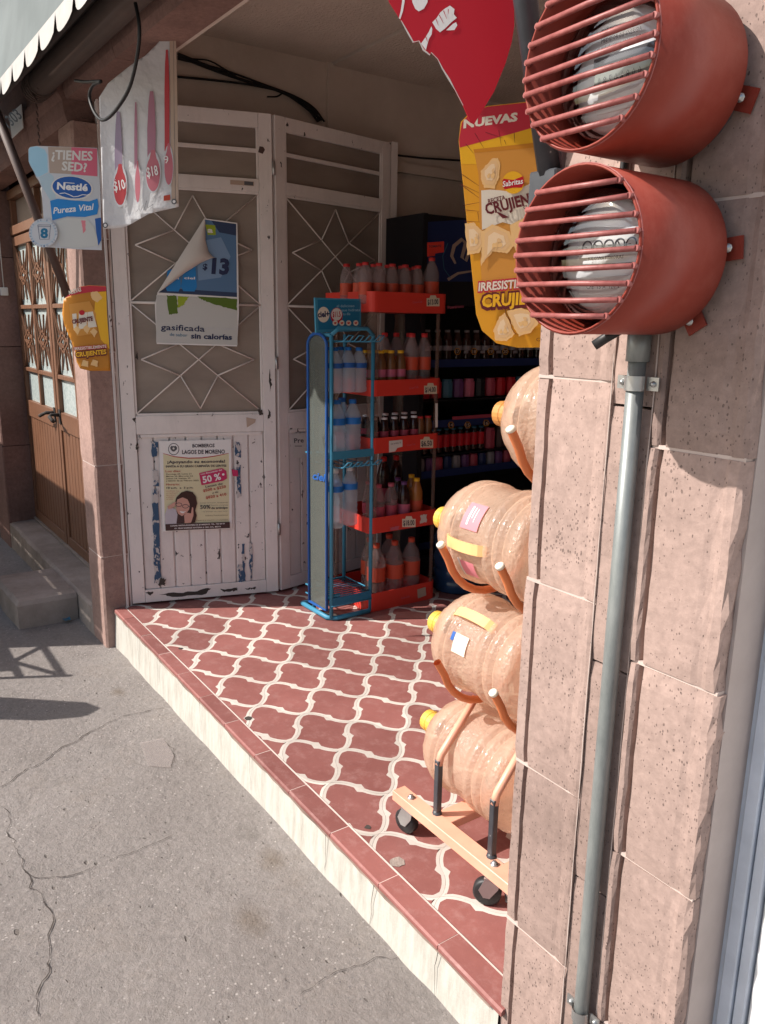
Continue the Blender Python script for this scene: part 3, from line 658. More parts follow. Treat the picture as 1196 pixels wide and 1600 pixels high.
# plinth and ledge
lw = thing('door_plinth', 'grey cement plinth with crumbling ledge under the wooden double door', 'plinth', (-5, .1, -.15))
b = B(); n = 22; vs = []
for i in range(n+1):
    x = -6.2+2.22*i/n; vs += [Vector((x, -.004+rnd.uniform(-.004, .004), gz(x)-.05)), Vector((x, .0+rnd.uniform(-.006, .004), -.072+rnd.uniform(-.006, .006))), Vector((x, .018, -.058+rnd.uniform(-.003, .003))), Vector((x, .32, -.05))]
b.add(vs, [(4*i+k, 4*i+4+k, 4*i+5+k, 4*i+1+k) for i in range(n) for k in range(3)]); b.put('ledge', M['cement'], lw)
sb = B(); q = [(-4.91, -.315), (-4.36, -.31), (-4.36, .0), (-4.90, .0)]
vs = []
for z, e in ((-.32, 0), (-.085, .0), (-.066, .014)):
    for x, y in ((-4.93+e, -.315+e), (-4.75, -.32+e), (-4.5, -.312+e), (-4.355-e, -.305+e), (-4.35-e, -.15), (-4.355-e, -.005), (-4.92+e, -.005)): vs.append(Vector((x+rnd.uniform(-.006, .006), y+rnd.uniform(-.006, .006)*(y < -.01), z+rnd.uniform(-.004, .004)*(e > 0))))
sb.add(vs, [(i, (i+1) % 7, 7+(i+1) % 7, 7+i) for i in range(7)]+[(7+i, 7+(i+1) % 7, 14+(i+1) % 7, 14+i) for i in range(7)]+[tuple(range(14, 21))])
tag(sb.put('step_block', M['cement']), 'rough grey concrete step block on the sidewalk in front of the wooden door', 'step')
# wooden double door
wd = thing('wooden_double_door', 'brown wooden double door with diamond lattice over patterned glass and slatted lower panels', 'door', (-5.27, .2, -.04))
def leaf(x0, x1, y=.2):
    fr = B(); D = .022
    def bar(xa, xb, za, zb, yy=0, mt=0): fr.box((xa, y-D-yy, za), (xb, y+.02, zb), bev=.002)
    bar(x0, x0+.05, -.035, 1.93); bar(x1-.05, x1, -.035, 1.93); bar(x0+.052, x1-.052, -.035, .03); bar(x0+.052, x1-.052, .72, .832); bar(x0+.052, x1-.052, 1.87, 1.93)
    xm = (x0+x1)/2; bar(xm-.018, xm+.018, .834, 1.868, -.004)
    for z in (1.05, 1.47): bar(x0+.052, xm-.02, z-.013, z+.013, -.003); bar(xm+.02, x1-.052, z-.013, z+.013, -.003)
    lf = fr.put('door_leaf', M['wood'], wd)
    n_ = 11; W_ = (x1-x0-.104)/n_
    for k in range(n_): B().box((x0+.052+k*W_+.0025, y-.012, .03), (x0+.052+(k+1)*W_-.0025, y+.012, .72), bev=.003).put('slat', M['wood'], lf)
    B().box((x0+.05, y-.006, .03), (x1-.05, y+.016, .72)).put('backing', M['woodd'], lf)
    for xa, xb in ((x0+.05, xm-.018), (xm+.018, x1-.05)):
        for za, zb in ((.83, 1.04), (1.06, 1.46), (1.48, 1.87)):
            B().box((xa, y+.004, za), (xb, y+.010, zb)).put('pane', M['pglass'], lf)
            if za > 1:
                cx_, cz_ = (xa+xb)/2, (za+zb)/2; w2, h2 = (xb-xa)/2, (zb-za)/2; b = B()
                def rod(p, q_, r_=.007): b.tube([(p[0], y-.016, p[1]), (q_[0], y-.016, q_[1])], r_, 4, sm=False)
                for sx in (-1, 1):
                    for sz in (-1, 1):
                        rod((cx_+sx*w2*.98, cz_+sz*h2*.98), (cx_+sx*w2*.28, cz_+sz*h2*.12)); rod((cx_+sx*w2*.98, cz_+sz*h2*.98), (cx_+sx*w2*.62, cz_))
                        rod((cx_+sx*w2*.3, cz_+sz*h2*.8), (cx_+sx*w2*.12, cz_+sz*h2*.1)); rod((cx_+sx*w2*.62, cz_), (cx_, cz_+sz*h2*.3)); rod((cx_+sx*w2*.3, cz_), (cx_, cz_+sz*h2*.15))
                b.put('lattice', M['wood'], lf)
    return lf
l1 = leaf(-6.19, -5.285); l2 = leaf(-5.265, -4.36)
for x_, sg_, lf in ((-5.34, -1, l1), (-5.21, 1, l2)):
    b = B(); b.tube([(x_, .18, .815), (x_, .125, .82), (x_+sg_*.02, .11, .81), (x_+sg_*.11, .11, .79)], .011, 8); b.box((x_-.02, .172, .76), (x_+.02, .178, .85)); b.put('handle', M['blackpaint'], lf)
b = B(); b.box((-6.2, .17, 1.94), (-4.06, .26, 2.0), bev=.003); b.box((-6.2, .17, 2.17), (-4.06, .26, 2.228), bev=.003)
for x_ in (-6.19, -5.5, -4.8, -4.14): b.box((x_, .18, 2.002), (x_+.05, .25, 2.168))
b.box((-4.35, .17, -.04), (-4.06, .26, 1.938)); b.put('frame', M['wood'], wd)
B().box((-6.15, .215, 2.0), (-4.1, .222, 2.17)).put('transom_pane', M['frost'], wd)
B().box((-6.2, .165, -.048), (-4.06, .24, -.037)).put('sill', M['cement'], wd)
B().box((-6.6, .27, -.1), (-4.05, .32, 2.9)).put('backing', M['woodd'], wd)
# light switch with cord on the far jamb
sw = thing('bell_push', 'small white bell push with a cord on the far stone pillar', 'switch', (-6.19, .1, 1.57))
b = B().box((-6.2, .075, 1.545), (-6.18, .125, 1.60), bev=.004).put('box', M['offw'], sw); B().tube([(-6.192, .10, 1.60), (-6.192, .098, 2.2)], .004, 6).put('cord', M['offw'], sw)
# far left orange house
oh = thing('orange_house', 'orange painted house front with a pale yellow corner strip at the far left edge', 'house', (-8, .2, -.2))
B().box((-16, .02, -.5), (-7.22, .4, 4.2)).put('wall', M['orwall'], oh); B().box((-7.2, -.02, .35), (-7.0, .06, 2.6)).put('corner_strip', M['yelpost'], oh)
B().box((-7.2, .06, -.5), (-6.63, .35, 2.9)).put('plaster', M['stone_dark'], oh)
b = B(); b.tube([(-6.75, -.03, -.28), (-6.75, -.03, 1.02)], .022, 10); b.tube([(-6.66, -.02, -.28), (-6.66, -.02, .9)], .014, 8)
tag(b.put('drain_pipe', M['black']), 'black drain pipe low on the wall beside the far stone pillar', 'pipe')
gm = thing('grey_meter', 'round grey meter housing on the wall at the far left edge', 'meter', (-6.7, -.03, 1.25))
b = B(); b.lathe([(.16, 0), (.16, .09), (.13, .12), (.0001, .125)], (-6.62, -.01, 1.24), '-Y', 24); b.put('housing', M['mdark'], gm)
# address plate on the lintel
ap = thing('address_plate', 'white house number plate with dark digits on the lintel above the wooden door', 'sign', at(28, 188, 1, -.05))
sg = Sign(ap, at(28, 188, 1, -.05), (0, -1, 0))
sg.poly('plate', [(14, 180), (33, 163), (36, 200), (19, 216)], M['offw'], th=.004); sg.text('1303', 15, 201, 36, 183, 19, M['txt'], bold=.01)

# ================================================================== AWNING
aw = thing('awning', 'grey canvas awning with white scalloped valance folded up over the shop front', 'awning', (-3, -.3, 2.3))
ys_, zs_ = -.30, 2.27
b = B(); nx_ = 60; XA, XB = -5.6, -.85
vs = []
for i in range(nx_+1):
    x = XA+(XB-XA)*i/nx_
    for k in range(7):
        t_ = k/6; vs.append(Vector((x, ys_+.29*t_+.015*math.sin(x*5+k)*t_*(1-t_)*3, zs_+.02+t_*1.7+.03*math.sin(t_*3.1))))
b.add(vs, [(7*i+k, 7*i+7+k, 7*i+8+k, 7*i+1+k) for i in range(nx_) for k in range(6)], 0, True); b.put('canvas', M['canvas'], aw)
sw_ = .215; x = XA; b = B()
while x < XB-.05:
    vs = []; n_ = 10
    for i in range(n_+1):
        s_ = i/n_; xx = x+sw_*s_; dp = .002+.078*math.sin(math.pi*s_)**.35
        bul = .012*math.sin(math.pi*s_)
        for k in range(4): vs.append(Vector((xx, ys_-.004-bul*(k/3), zs_+.038-dp*k/3)))
    b.add(vs, [(4*i+k, 4*i+4+k, 4*i+5+k, 4*i+1+k) for i in range(n_) for k in range(3)], 0, True); x += sw_
b.put('valance', M['valance'], aw)
B().tube([(XA, ys_+.02, zs_+.005), (XB, ys_+.02, zs_+.005)], .014, 10).put('front_bar', M['blackpaint'], aw)
for xx, m_ in ((-3.95, 'brown_metal'), (-.99, 'pole')):
    p0 = Vector((xx, -.03 if xx < -2 else .0, 1.47 if xx < -2 else 1.60)); p1 = Vector((xx, -.285, zs_))
    if xx > -2: p0 = Vector((xx, -.005, 1.615)); p1 = Vector((xx, -.205, 2.27))
    B().tube([p0, p1], .019 if xx < -2 else .0185, 12).put('arm', M[m_], aw)
    B().box((xx-.03, -.03, p0.z-.05), (xx+.03, .0, p0.z+.03), bev=.003).put('arm_bracket', M[m_], aw)
rl = B(); rl.tube([(-4.02, -.10, 2.372), (-.9, -.10, 2.372)], .052, 16); o = rl.put('roller', M['roller'], aw)
b = B()
for k in range(5): b.tube([(-4.02+k*.03, -.10, 2.372), (-4.008+k*.03, -.10, 2.372)], .056, 16)
b.put('roller_winding', M['roller'], aw)
B().box((-3.9, -.27, 2.40), (-.9, -.02, 2.425)).put('hood_board', M['blackpaint'], aw)
# chain and black wire loop
b = B(); p0 = at(56, 150, 1, -.13); p1 = at(62, 228, 1, -.13); n_ = 14
for k in range(n_):
    a = p0+(p1-p0)*k/n_; c_ = p0+(p1-p0)*(k+.9)/n_; o_ = Vector((.006*(1 if k % 2 else -1), 0, 0)); b.tube([a+o_, (a+c_)/2+o_*1.6, c_+o_], .0035, 5)
b.tube([at(x, y, 1, -.13) for x, y in ((55, 152), (48, 142), (47, 134), (53, 131), (60, 138))], .005, 6)
tag(b.put('chain', M['brown_metal']), 'thin twisted rusty chain hanging from the awning roller to the water sign', 'chain')
b = B(); pts = [(212, 5), (218, 40), (216, 80), (205, 130), (190, 160), (172, 182), (158, 187), (146, 172), (140, 150), (146, 133), (158, 127), (135, 128), (118, 126)]
b.tube([at(x, y, 1, -.17) for x, y in pts], .0055, 8, smooth=True)
tag(b.put('wire_loop', M['wire']), 'loose loop of black wire hanging in front of the white banner', 'wire')

# ================================================================== SHOP SHELL
sh = thing('shop_room', 'worn beige plaster room of the shop behind the folding doors', 'room', (-2, 3, 0))
b = B().box((-4.1, .22, -.1), (-3.9, 1.335, 2.7)); b.put('left_wall', M['wall'], sh)
b = B().box((-4.1, 1.337, -.1), (-3.89, 6.2, 2.7)); b.put('left_wall', M['wall'], sh)
B().box((-3.90, 1.31, 0), (-3.878, 1.345, 2.70)).put('wall_strip', M['wall'], sh)
B().box((-4.1, 6.0, -.1), (1.2, 6.2, 2.7)).put('back_wall', M['wall'], sh); B().box((1.0, .2, -.1), (1.2, 6.0, 2.7)).put('right_wall', M['wall'], sh)
B().box((-.97, .191, -.1), (1.2, .35, 2.7)).put('front_wall', M['wall'], sh)
B().box((-4.1, .142, 2.70), (1.2, 1.33, 2.9)).put('ceiling', M['ceil'], sh); B().box((-4.1, 1.34, 2.69), (1.2, 6.2, 2.9)).put('ceiling', M['ceil'], sh)
b = B(); vs = [(-3.82, .142, 2.33), (-.9, .142, 2.33), (-.9, .16, 2.33), (-3.82, .16, 2.33), (-3.82, .142, 2.7), (-.9, .142, 2.7), (-.9, .2, 2.7), (-3.82, .2, 2.7)]
b.add(vs, [(0, 1, 2, 3), (3, 2, 6, 7), (0, 4, 5, 1), (4, 7, 6, 5)]); b.put('plaster_edge', M['wall'], sh)
B().box((-3.905, 1.4, 2.22), (-3.86, 3.2, 2.27)).put('wall_ledge', M['wall'], sh)
for pts, r_, lb in (([(278, 84), (330, 105), (380, 125), (430, 140), (470, 160), (503, 188)], .007, 'thick black cable, topmost of the bundle above the folding doors'), ([(278, 88), (340, 112), (400, 132), (440, 143), (480, 170), (497, 190)], .006, 'black cable in the middle of the bundle above the folding doors'), ([(278, 92), (345, 108), (410, 131), (460, 150), (490, 168), (507, 190)], .005, 'thin black cable ending furthest right in the bundle above the folding doors'),
                ([(278, 120), (340, 126), (400, 134), (450, 147), (490, 172), (499, 190)], .006, 'lowest and straightest black cable above the folding doors'), ([(300, 92), (330, 96), (370, 120)], .004, 'short thin cable arching over the bundle above the folding doors'), ([(418, 151), (432, 151), (440, 147)], .004, 'little loose cable end below the bundle above the folding doors')):
    b = B(); b.tube([at(x, y, 0, -3.882) for x, y in pts], r_, 6, smooth=True); tag(b.put('wall_cable', M['wire']), lb, 'cable', 'black cables above the doors')
b = B(); b.tube([at(x, y, 0, -3.86) for x, y in ((616, 242), (660, 247), (722, 251), (800, 258))], .006, 6)
tag(b.put('wall_cable', M['wire']), 'single straight black cable on the inner wall left of the big crisps sign', 'cable')

# ================================================================== FOLDING METAL DOOR
fd = thing('folding_door', 'white chipped metal folding door with star grille panes and slatted lower panels', 'door', (-3.836, .138, 0))
def wleaf(H, dvec, W, ustart, open_top, npst, slats=True, label=None):
    H = Vector(H); d = Vector((*dvec, 0)).normalized(); nn = Vector((d.y, -d.x, 0))      # nn points to the street
    def P(u, z, o=0): return H+d*u+nn*o+Vector((0, 0, z))
    def bx(b_, u0, u1, z0, z1, o0=-.018, o1=.018, bev=.0015):
        bm_ = B(); bm_.box((u0, o0, z0), (u1, o1, z1), bev=bev)
        b_.add([H+d*v.x+nn*v.y+Vector((0, 0, v.z)) for v in bm_.v], bm_.f, 0)
    b = B(); s0, s1 = .062, .062
    bx(b, 0, s0, .012, 2.335); bx(b, W-s1, W, .012, 2.335)
    ui, uo = s0+.001, W-s1-.001
    for z0, z1 in ((.012, .078), (.862, .95), (1.992, 2.048), (2.272, 2.335)): bx(b, ui, uo, z0, z1)
    bx(b, ui, uo, 2.165, 2.182, -.008, .012)
    for z0, z1 in ((.95, 1.992), (2.048, 2.272)):
        bx(b, ui, ui+.010, z0, z1, .004, .014); bx(b, uo-.010, uo, z0, z1, .004, .014)
    bx(b, ui, uo, .95, .962, .004, .014); bx(b, ui, uo, 1.98, 1.992, .004, .014); bx(b, ui+.012, uo-.012, .845, .861, .006, .016)
    lf = b.put('door_leaf', M['white'], fd)
    if label: lf['label'] = label
    for z0, z1 in ((.951, 1.991), (2.049, 2.271)):
        b = B(); bx(b, ui, uo, z0, z1, -.006, -.002, 0); b.put('pane', M['frost'], lf)
    n_ = 8; w_ = (uo-ui)/n_
    for k in range(n_):
        b = B(); o_ = rnd.uniform(0, .0025)
        bx(b, ui+k*w_+.0035, ui+(k+1)*w_-.0035, .079, .861 if k in (0, 7) else .855, -.008, .009+o_, .003); b.put('slat', M['white2'], lf)
    b = B(); bx(b, ui, uo, .079, .861, -.012, -.002, 0); b.put('slat_backing', M['blackpaint'] if False else M['white2'], lf)
    zm = 1.476
    def rod(p, q, r_=.0036):
        bb = B(); bb.tube([P(p[0], p[1], .010), P(q[0], q[1], .010)], r_, 6); bb.put('grille_rod', M['rod'], lf)
    rod((ui, zm), (uo, zm), .0062); um = (ui+uo)/2; hw = (uo-ui)/2
    for zc, hh in (((zm+1.985)/2, (1.985-zm)/2), ((zm+.955)/2, (zm-.955)/2)):
        rod((ui, zc-hh), (uo, zc+hh)); rod((ui, zc+hh), (uo, zc-hh))
        nd_ = [(um+sx*.29*hw, zc+sz*.29*hh) for sx, sz in ((-1, 1), (1, 1), (1, -1), (-1, -1))]
        tp = [(um, zc+.9*hh), (um+.87*hw, zc), (um, zc-.9*hh), (um-.87*hw, zc)]
        for k in range(4):
            rod(tp[k], nd_[k]); rod(tp[k], nd_[(k+1) % 4])
    return lf, P, d, nn
D1 = Vector((.2897, .957)); H1 = Vector((-3.836, .138, 0)); H2 = Vector((-3.622, .847, 0)); D2 = Vector((-.19, .98)).normalized()
lf1, P1, d1, n1 = wleaf(H1, D1, .738, 0, 1, 0, label='near door leaf carrying two posters')
lf2, P2, d2, n2 = wleaf(H2+Vector((*(D2*.006), 0)), D2, .785, 0, 1, 0, label='far door leaf half hidden by the bottle racks')
H3 = H2+Vector((*D2, 0))*.80
b = B(); b.box((H3.x-.035, H3.y, .012), (H3.x+.015, H3.y+.045, 2.345), bev=.002); b.put('edge_post', M['white'], fd)
b = B(); b.box((-3.868, .108, -.01), (-3.832, .135, 2.325), bev=.002); b.box((-3.828, .103, -.01), (-3.815, .112, 2.325)); b.put('jamb_post', M['white'], fd)
for k, z in enumerate((.35, 1.2, 2.1)):
    B().tube([P1(.745, z-.03, .022), P1(.745, z+.03, .022)], .008, 8).put('hinge', M['steel'], fd)
for k, z in ((0, 2.175),):
    for u in (.690,):
        b = B(); p = P1(u, z, .019); b.slab([p+d1*a*.016+Vector((0, 0, c_*.016)) for a, c_ in ((-1, -.6), (.3, -1), (1, .2), (.5, .9), (-.6, 1))], n1, .002); b.put('rust_spot', M['brown_metal'], lf1)
# old blue paint remnants and tape marks on the lower panel
sgd = Sign(lf1, P1(0, 0, .0145), n1)
def ragged(pts, amp=1.2, st=7):
    P = []
    for (a, b_) in zip(pts, pts[1:]+pts[:1]):
        for k in range(st):
            s_ = k/st; P.append((a[0]+(b_[0]-a[0])*s_+rnd.uniform(-amp, amp), a[1]+(b_[1]-a[1])*s_+rnd.uniform(-amp, amp)))
    return P
for pts in ([(238, 765), (247, 765), (250, 860), (252, 905), (242, 912), (240, 850)], [(236, 690), (248, 690), (247, 712), (238, 715)], [(239, 735), (247, 735), (248, 760), (240, 760)], [(367, 690), (375, 692), (377, 715), (368, 712)], [(370, 725), (376, 727), (378, 775), (371, 778)],
            [(372, 882), (383, 880), (384, 908), (373, 910)], [(378, 850), (382, 850), (383, 880), (379, 882)], [(389, 848), (394, 848), (395, 885), (393, 905), (390, 880)]):
    sgd.k = 0; sgd.poly('paint_remnant', ragged(pts, .9), M['bluerem'], th=.0006)
sgd = Sign(lf1, P1(0, 0, .0186), n1)
for pts in ([(248, 915), (252, 902), (259, 905), (258, 915)], [(250, 928), (300, 924), (330, 919), (322, 928), (270, 933)], [(345, 921), (370, 918), (372, 922), (350, 926)], [(212, 700), (215, 690), (216, 705)], [(206, 655), (212, 652), (212, 660)], [(225, 925), (240, 924), (236, 930)], [(419, 640), (424, 648), (420, 655)], [(404, 640), (411, 641), (410, 648), (405, 648)], [(421, 575), (425, 600), (422, 612)], [(212, 560), (214, 548), (216, 562)], [(383, 920), (400, 917), (398, 921)]):
    sgd.k = 3; sgd.poly('paint_remnant', ragged(pts, 1.3), M['crack'], th=.0004)
sgd.k = 6; sgd.poly('tape_mark', [(385, 652), (400, 655), (399, 660), (386, 668)], M['sand'])
sgd.poly('tag_sticker', [(362, 733), (372, 735), (372, 744), (364, 744)], M['mag'])
sgd.poly('sticker', [(360, 281), (397, 284), (397, 291), (360, 288)], M['sand']); sgd.poly('barcode', [(382, 283), (396, 284.5), (396, 290), (382, 289)], M['mdark'])
sg2 = Sign(lf2, P2(0, 0, .0185), n2); sg2.poly('notice', [(458, 678), (482, 676), (482, 715), (459, 715)], M['offw']); sg2.text('Pre', 460, 692, 475, 691, 7, M['txt'], bold=.02)
sg2.line('notice_line', [(461, 697), (472, 697)], 1, M['txt'])

# ================================================================== POSTERS ON THE DOOR
# firemen poster
fp = thing('clinic_poster', 'cream eyeglasses campaign poster with a smiling woman on the lower door panel', 'poster', P1(.33, .4, .016))
s = Sign(fp, P1(0, 0, .018), n1); K = 9.2
def c2(x, y): return (240+x/K, 680+y/K)
s.poly('sheet', [c2(78, 85), c2(1118, 60), c2(1130, 1345), c2(135, 1385)], M['white_'], th=.0006)
s.poly('cream_field', [c2(140, 270), c2(300, 315), c2(500, 335), c2(800, 320), c2(1085, 265), c2(1092, 1250), c2(165, 1275)], M['poster'])
s.line('red_band', [c2(*p) for p in ((140, 262), (300, 308), (500, 330), (700, 326), (900, 298), (1085, 258))], [.8, 1.4, 1.7, 1.7, 1.4, .8], M['redt'])
s.line('emblem_ring', [c2(292+75*math.cos(a/3), 200+82*math.sin(a/3)) for a in range(0, 19)], 1.1, M['mdark'], True)
s.disc('emblem_core', *c2(290, 195), 4.2, 4.4, M['mdark'], n=12); s.poly('emblem_crest', [c2(240, 180), c2(260, 150), c2(290, 165), c2(320, 150), c2(342, 180), c2(335, 210), c2(250, 210)], M['mdark']); s.disc('emblem_dot', *c2(290, 190), 1.6, 1.8, M['offw'], n=8)
def T(body, x0, y0, x1, y1, h, mt=None, **k): s.text(body, *c2(x0, y0), *c2(x1, y1), h/K, mt or M['txt'], **k)
T('BOMBEROS', 560, 175, 880, 170, 48, bold=.03); T('LAGOS DE MORENO', 412, 270, 1028, 262, 56, bold=.03)
T('¡Apoyando su economía!', 200, 405, 1030, 392, 40, bold=.03); T('INVITA A SU GRAN CAMPAÑA DE LENTES', 180, 464, 1050, 452, 30, bold=.03)
T('Los días:', 175, 532, 395, 528, 30, M['redt'], bold=.01)
for i, l_ in enumerate(('Domingo 20, Lunes 21', 'Martes 22, Miércoles 23', 'Jueves 24, Viernes 25', 'y Sábado 26 de Febrero 2022')): T(l_, 183, 568+i*32, (545, 565, 530, 650)[i], 562+i*32, 18, M['dkbr'], bold=.01)
T('Horario:', 183, 722, 378, 718, 28, M['redt'], bold=.01); T('10 a.m.  a  3 p.m.', 188, 770, 575, 764, 26, bold=.02)
for i, l_ in enumerate(('Certificado hoy', 'se aplicará', 'descuento a', 'cualquier', 'de edad')): T(l_, 185, 808+i*29, 370-i*22, 805+i*29, 13, M['redt'])
s.poly('price_tag', [c2(655, 545), c2(985, 470), c2(1045, 510), c2(1058, 620), c2(1000, 655), c2(690, 718)], M['mag'])
T('con descuento del', 680, 570, 985, 505, 22, M['white_'], bold=.02); T('50 %', 715, 685, 975, 632, 92, M['white_'], bold=.03); s.disc('tag_hole', *c2(1003, 562), 2, 1.8, M['white_'], n=10)
T('Lentes de:', 750, 752, 1000, 705, 28, bold=.02); T('$500 a $250', 715, 815, 1045, 752, 38, M['redt'], bold=.02); T('y de', 845, 838, 935, 820, 20, bold=.02); T('$820 a 410', 755, 915, 1050, 862, 38, M['redt'], bold=.02)
T('Incluye Armazón, Graduación', 670, 978, 1072, 970, 14, M['mdark']); T('50%', 672, 1058, 820, 1052, 54, bold=.02); T('Estuche y limpieza', 825, 1012, 1072, 1006, 14, M['mdark']); T('de anticipo', 830, 1058, 1068, 1052, 28, bold=.03)
T('* Se entregan sin costo extra', 690, 1102, 1060, 1095, 13, M['mdark']); T('Solicita Promociones', 745, 1160, 1065, 1152, 16, M['dkbr']); T('Examen de la vista gratis con computadora', 618, 1228, 1075, 1218, 15, M['dkbr'])
s.poly('hair', [c2(*p) for p in ((310, 960), (330, 890), (400, 820), (480, 795), (560, 815), (610, 880), (628, 980), (600, 1080), (622, 1150), (600, 1250), (540, 1262), (350, 1250), (330, 1050))], M['hair'])
s.poly('jacket', [c2(*p) for p in ((165, 1130), (200, 1040), (240, 1010), (275, 1040), (320, 1060), (350, 1150), (340, 1268), (168, 1272))], M['jacket'])
s.poly('blouse', [c2(*p) for p in ((345, 1140), (400, 1160), (450, 1150), (440, 1262), (330, 1266))], M['dkbr'])
s.poly('face', [c2(*p) for p in ((328, 985), (345, 920), (420, 890), (490, 920), (520, 985), (515, 1060), (470, 1120), (410, 1160), (360, 1130), (330, 1070))], M['skin'])
s.poly('hand', [c2(*p) for p in ((440, 1150), (480, 1110), (540, 1120), (555, 1030), (572, 1040), (575, 1150), (540, 1255), (450, 1260))], M['skin'])
s.poly('hand', [c2(*p) for p in ((200, 1020), (290, 965), (325, 950), (310, 1010), (270, 1050), (215, 1060))], M['skin'])
for cx_, cy_ in ((365, 995), (460, 1018)): s.line('glasses', [c2(cx_+44*math.cos(a/2), cy_+26*math.sin(a/2)) for a in range(13)], .8, M['txt'], True)
s.line('glasses_arm', [c2(500, 1020), c2(535, 1025)], .8, M['txt']); s.poly('smile', [c2(375, 1085), c2(440, 1095), c2(470, 1085), c2(430, 1118), c2(395, 1112)], M['white_'])
s.poly('foot_band', [c2(170, 1275), c2(1095, 1242), c2(1098, 1330), c2(175, 1370)], M['dkbr'])
T('LUGAR: INSTALACIONES DE BOMBEROS, TEL. 742 00 99', 245, 1308, 1022, 1276, 19, M['white_'], bold=.02); T('AV. FELIX RAMIREZ RENTERIA # 1203, COL. MOYA', 300, 1345, 970, 1318, 19, M['white_'], bold=.02)
# peeled water poster
wp = thing('water_poster', 'blue and white water poster with its top left corner peeled over', 'poster', P1(.36, 1.3, .025))
s = Sign(wp, P1(0, 0, .024), n1); K = 3.987
def c2(x, y): return (170+x/K, 150+y/K)
s.poly('sheet', [c2(595, 762), c2(802, 790), c2(808, 1100), c2(812, 1350), c2(800, 1560), c2(300, 1545), c2(288, 1300), c2(305, 1225)], M['white_'], th=.0006)
s.poly('blue_field', [c2(602, 770), c2(795, 797), c2(800, 1253), c2(308, 1224), c2(400, 1080)], M['cielbl'])
s.poly('dark_top', [c2(640, 776), c2(795, 797), c2(795, 870), c2(690, 850)], M['cieldk']); s.poly('dark_foot', [c2(330, 1195), c2(800, 1225), c2(800, 1252), c2(308, 1224)], M['cieldk'])
s.poly('light_glow', [c2(600, 900), c2(700, 880), c2(760, 1000), c2(700, 1130), c2(560, 1150), c2(550, 1000)], flat('pale_blue_print', (.20, .32, .50)))
s.poly('ice_field', [c2(297, 1240), c2(800, 1262), c2(803, 1552), c2(296, 1536)], M['paleg'])
s.poly('lime_slice', ragged([c2(360, 1242), c2(425, 1244), c2(432, 1355), c2(378, 1365)], .8), M['green']); s.poly('lime_glow', ragged([c2(430, 1246), c2(500, 1250), c2(470, 1300), c2(433, 1320)], .8), M['lime_'])
s.poly('leaves', ragged([c2(550, 1252), c2(800, 1262), c2(800, 1335), c2(700, 1310), c2(600, 1275)], 1), M['green'])
s.poly('green_mark', ragged([c2(600, 800), c2(665, 806), c2(668, 865), c2(618, 866)], .5), M['lime_']); s.text('a', *c2(615, 850), *c2(650, 852), 8, M['white_'], bold=.04)
for x0 in (400, 500):
    s.poly('printed_bottle', [c2(x0-35, 1090), c2(x0+40, 1060), c2(x0+45, 1120), c2(x0+50, 1190), c2(x0+35, 1218), c2(x0-35, 1216), c2(x0-50, 1185), c2(x0-38, 1130)], M['pvblue']); s.text('ciel', *c2(x0-30, 1140), *c2(x0+38, 1142), 3.6, M['white_'], bold=.03)
s.text('$', *c2(585, 1080), *c2(615, 1082), 9, M['navy'], bold=.03); s.text('13', *c2(640, 1102), *c2(748, 1110), 23, M['navy'], bold=.05)
s.text('gasificada', *c2(325, 1456), *c2(598, 1468), 9, M['navy'], bold=.012); s.text('sólo un toque', *c2(608, 1453), *c2(778, 1458), 4.6, M['silver'])
s.text('de sabor', *c2(380, 1494), *c2(490, 1500), 5, M['teal']); s.text('sin calorías', *c2(512, 1510), *c2(768, 1518), 8, M['navy'], bold=.03)
s.line('small_print', [c2(310, 1528), c2(500, 1542)], .5, M['silver'])
# folded flap, its pale back to the street
bm_ = B(); A_, B_, T_ = Vector(c2(595, 762)), Vector(c2(302, 1228)), Vector(c2(662, 1008)); vs = []; n_ = 8
for i in range(n_+1):
    a = i/n_
    e = A_.lerp(B_, a)
    for k in range(n_+1):
        t_ = k/n_; q = e.lerp(T_, t_*(1-abs(2*a-1)**1.6*.9)); o_ = .004+.03*math.sin(math.pi*min(1, t_*.9+.03))*(1-abs(2*a-1)*.8); vs.append(s.p(q.x, q.y, o_))
bm_.add(vs, [((n_+1)*i+k, (n_+1)*(i+1)+k, (n_+1)*(i+1)+k+1, (n_+1)*i+k+1) for i in range(n_) for k in range(n_)], 0, True); bm_.put('peeled_flap', M['paper'], wp, fix=False)

# ================================================================== WHITE BANNER
bn = thing('price_banner', 'creased white vinyl banner with soda bottle prices hanging under the lintel', 'banner', at(215, 350, 1, -.05))
def wv(q): return .012*math.sin(q.y*15.0)+.004*math.sin(q.y*33+q.z*4)
s = Sign(bn, at(190, 250, 1, -.06), (.86, -.51, 0), wv); K = 2.99; s.base = .0
def c2(x, y): return (x/K, y/K)
s.k = 2
s.poly('sheet', [c2(*p) for p in ((458, 450), (500, 385), (570, 335), (640, 285), (680, 262), (740, 205), (825, 95), (832, 500), (838, 968), (700, 1000), (600, 1050), (560, 1063), (482, 1068))], M['vinyl'], th=.0004, sub=40); s.base = .005
s.poly('rolled_edge', [c2(797, 130), c2(826, 95), c2(834, 500), c2(838, 955), c2(806, 948), c2(800, 500)], M['sand'], sub=6); s.line('seam', [c2(816, 120), c2(818, 500), c2(824, 940)], .6, M['mdark'])
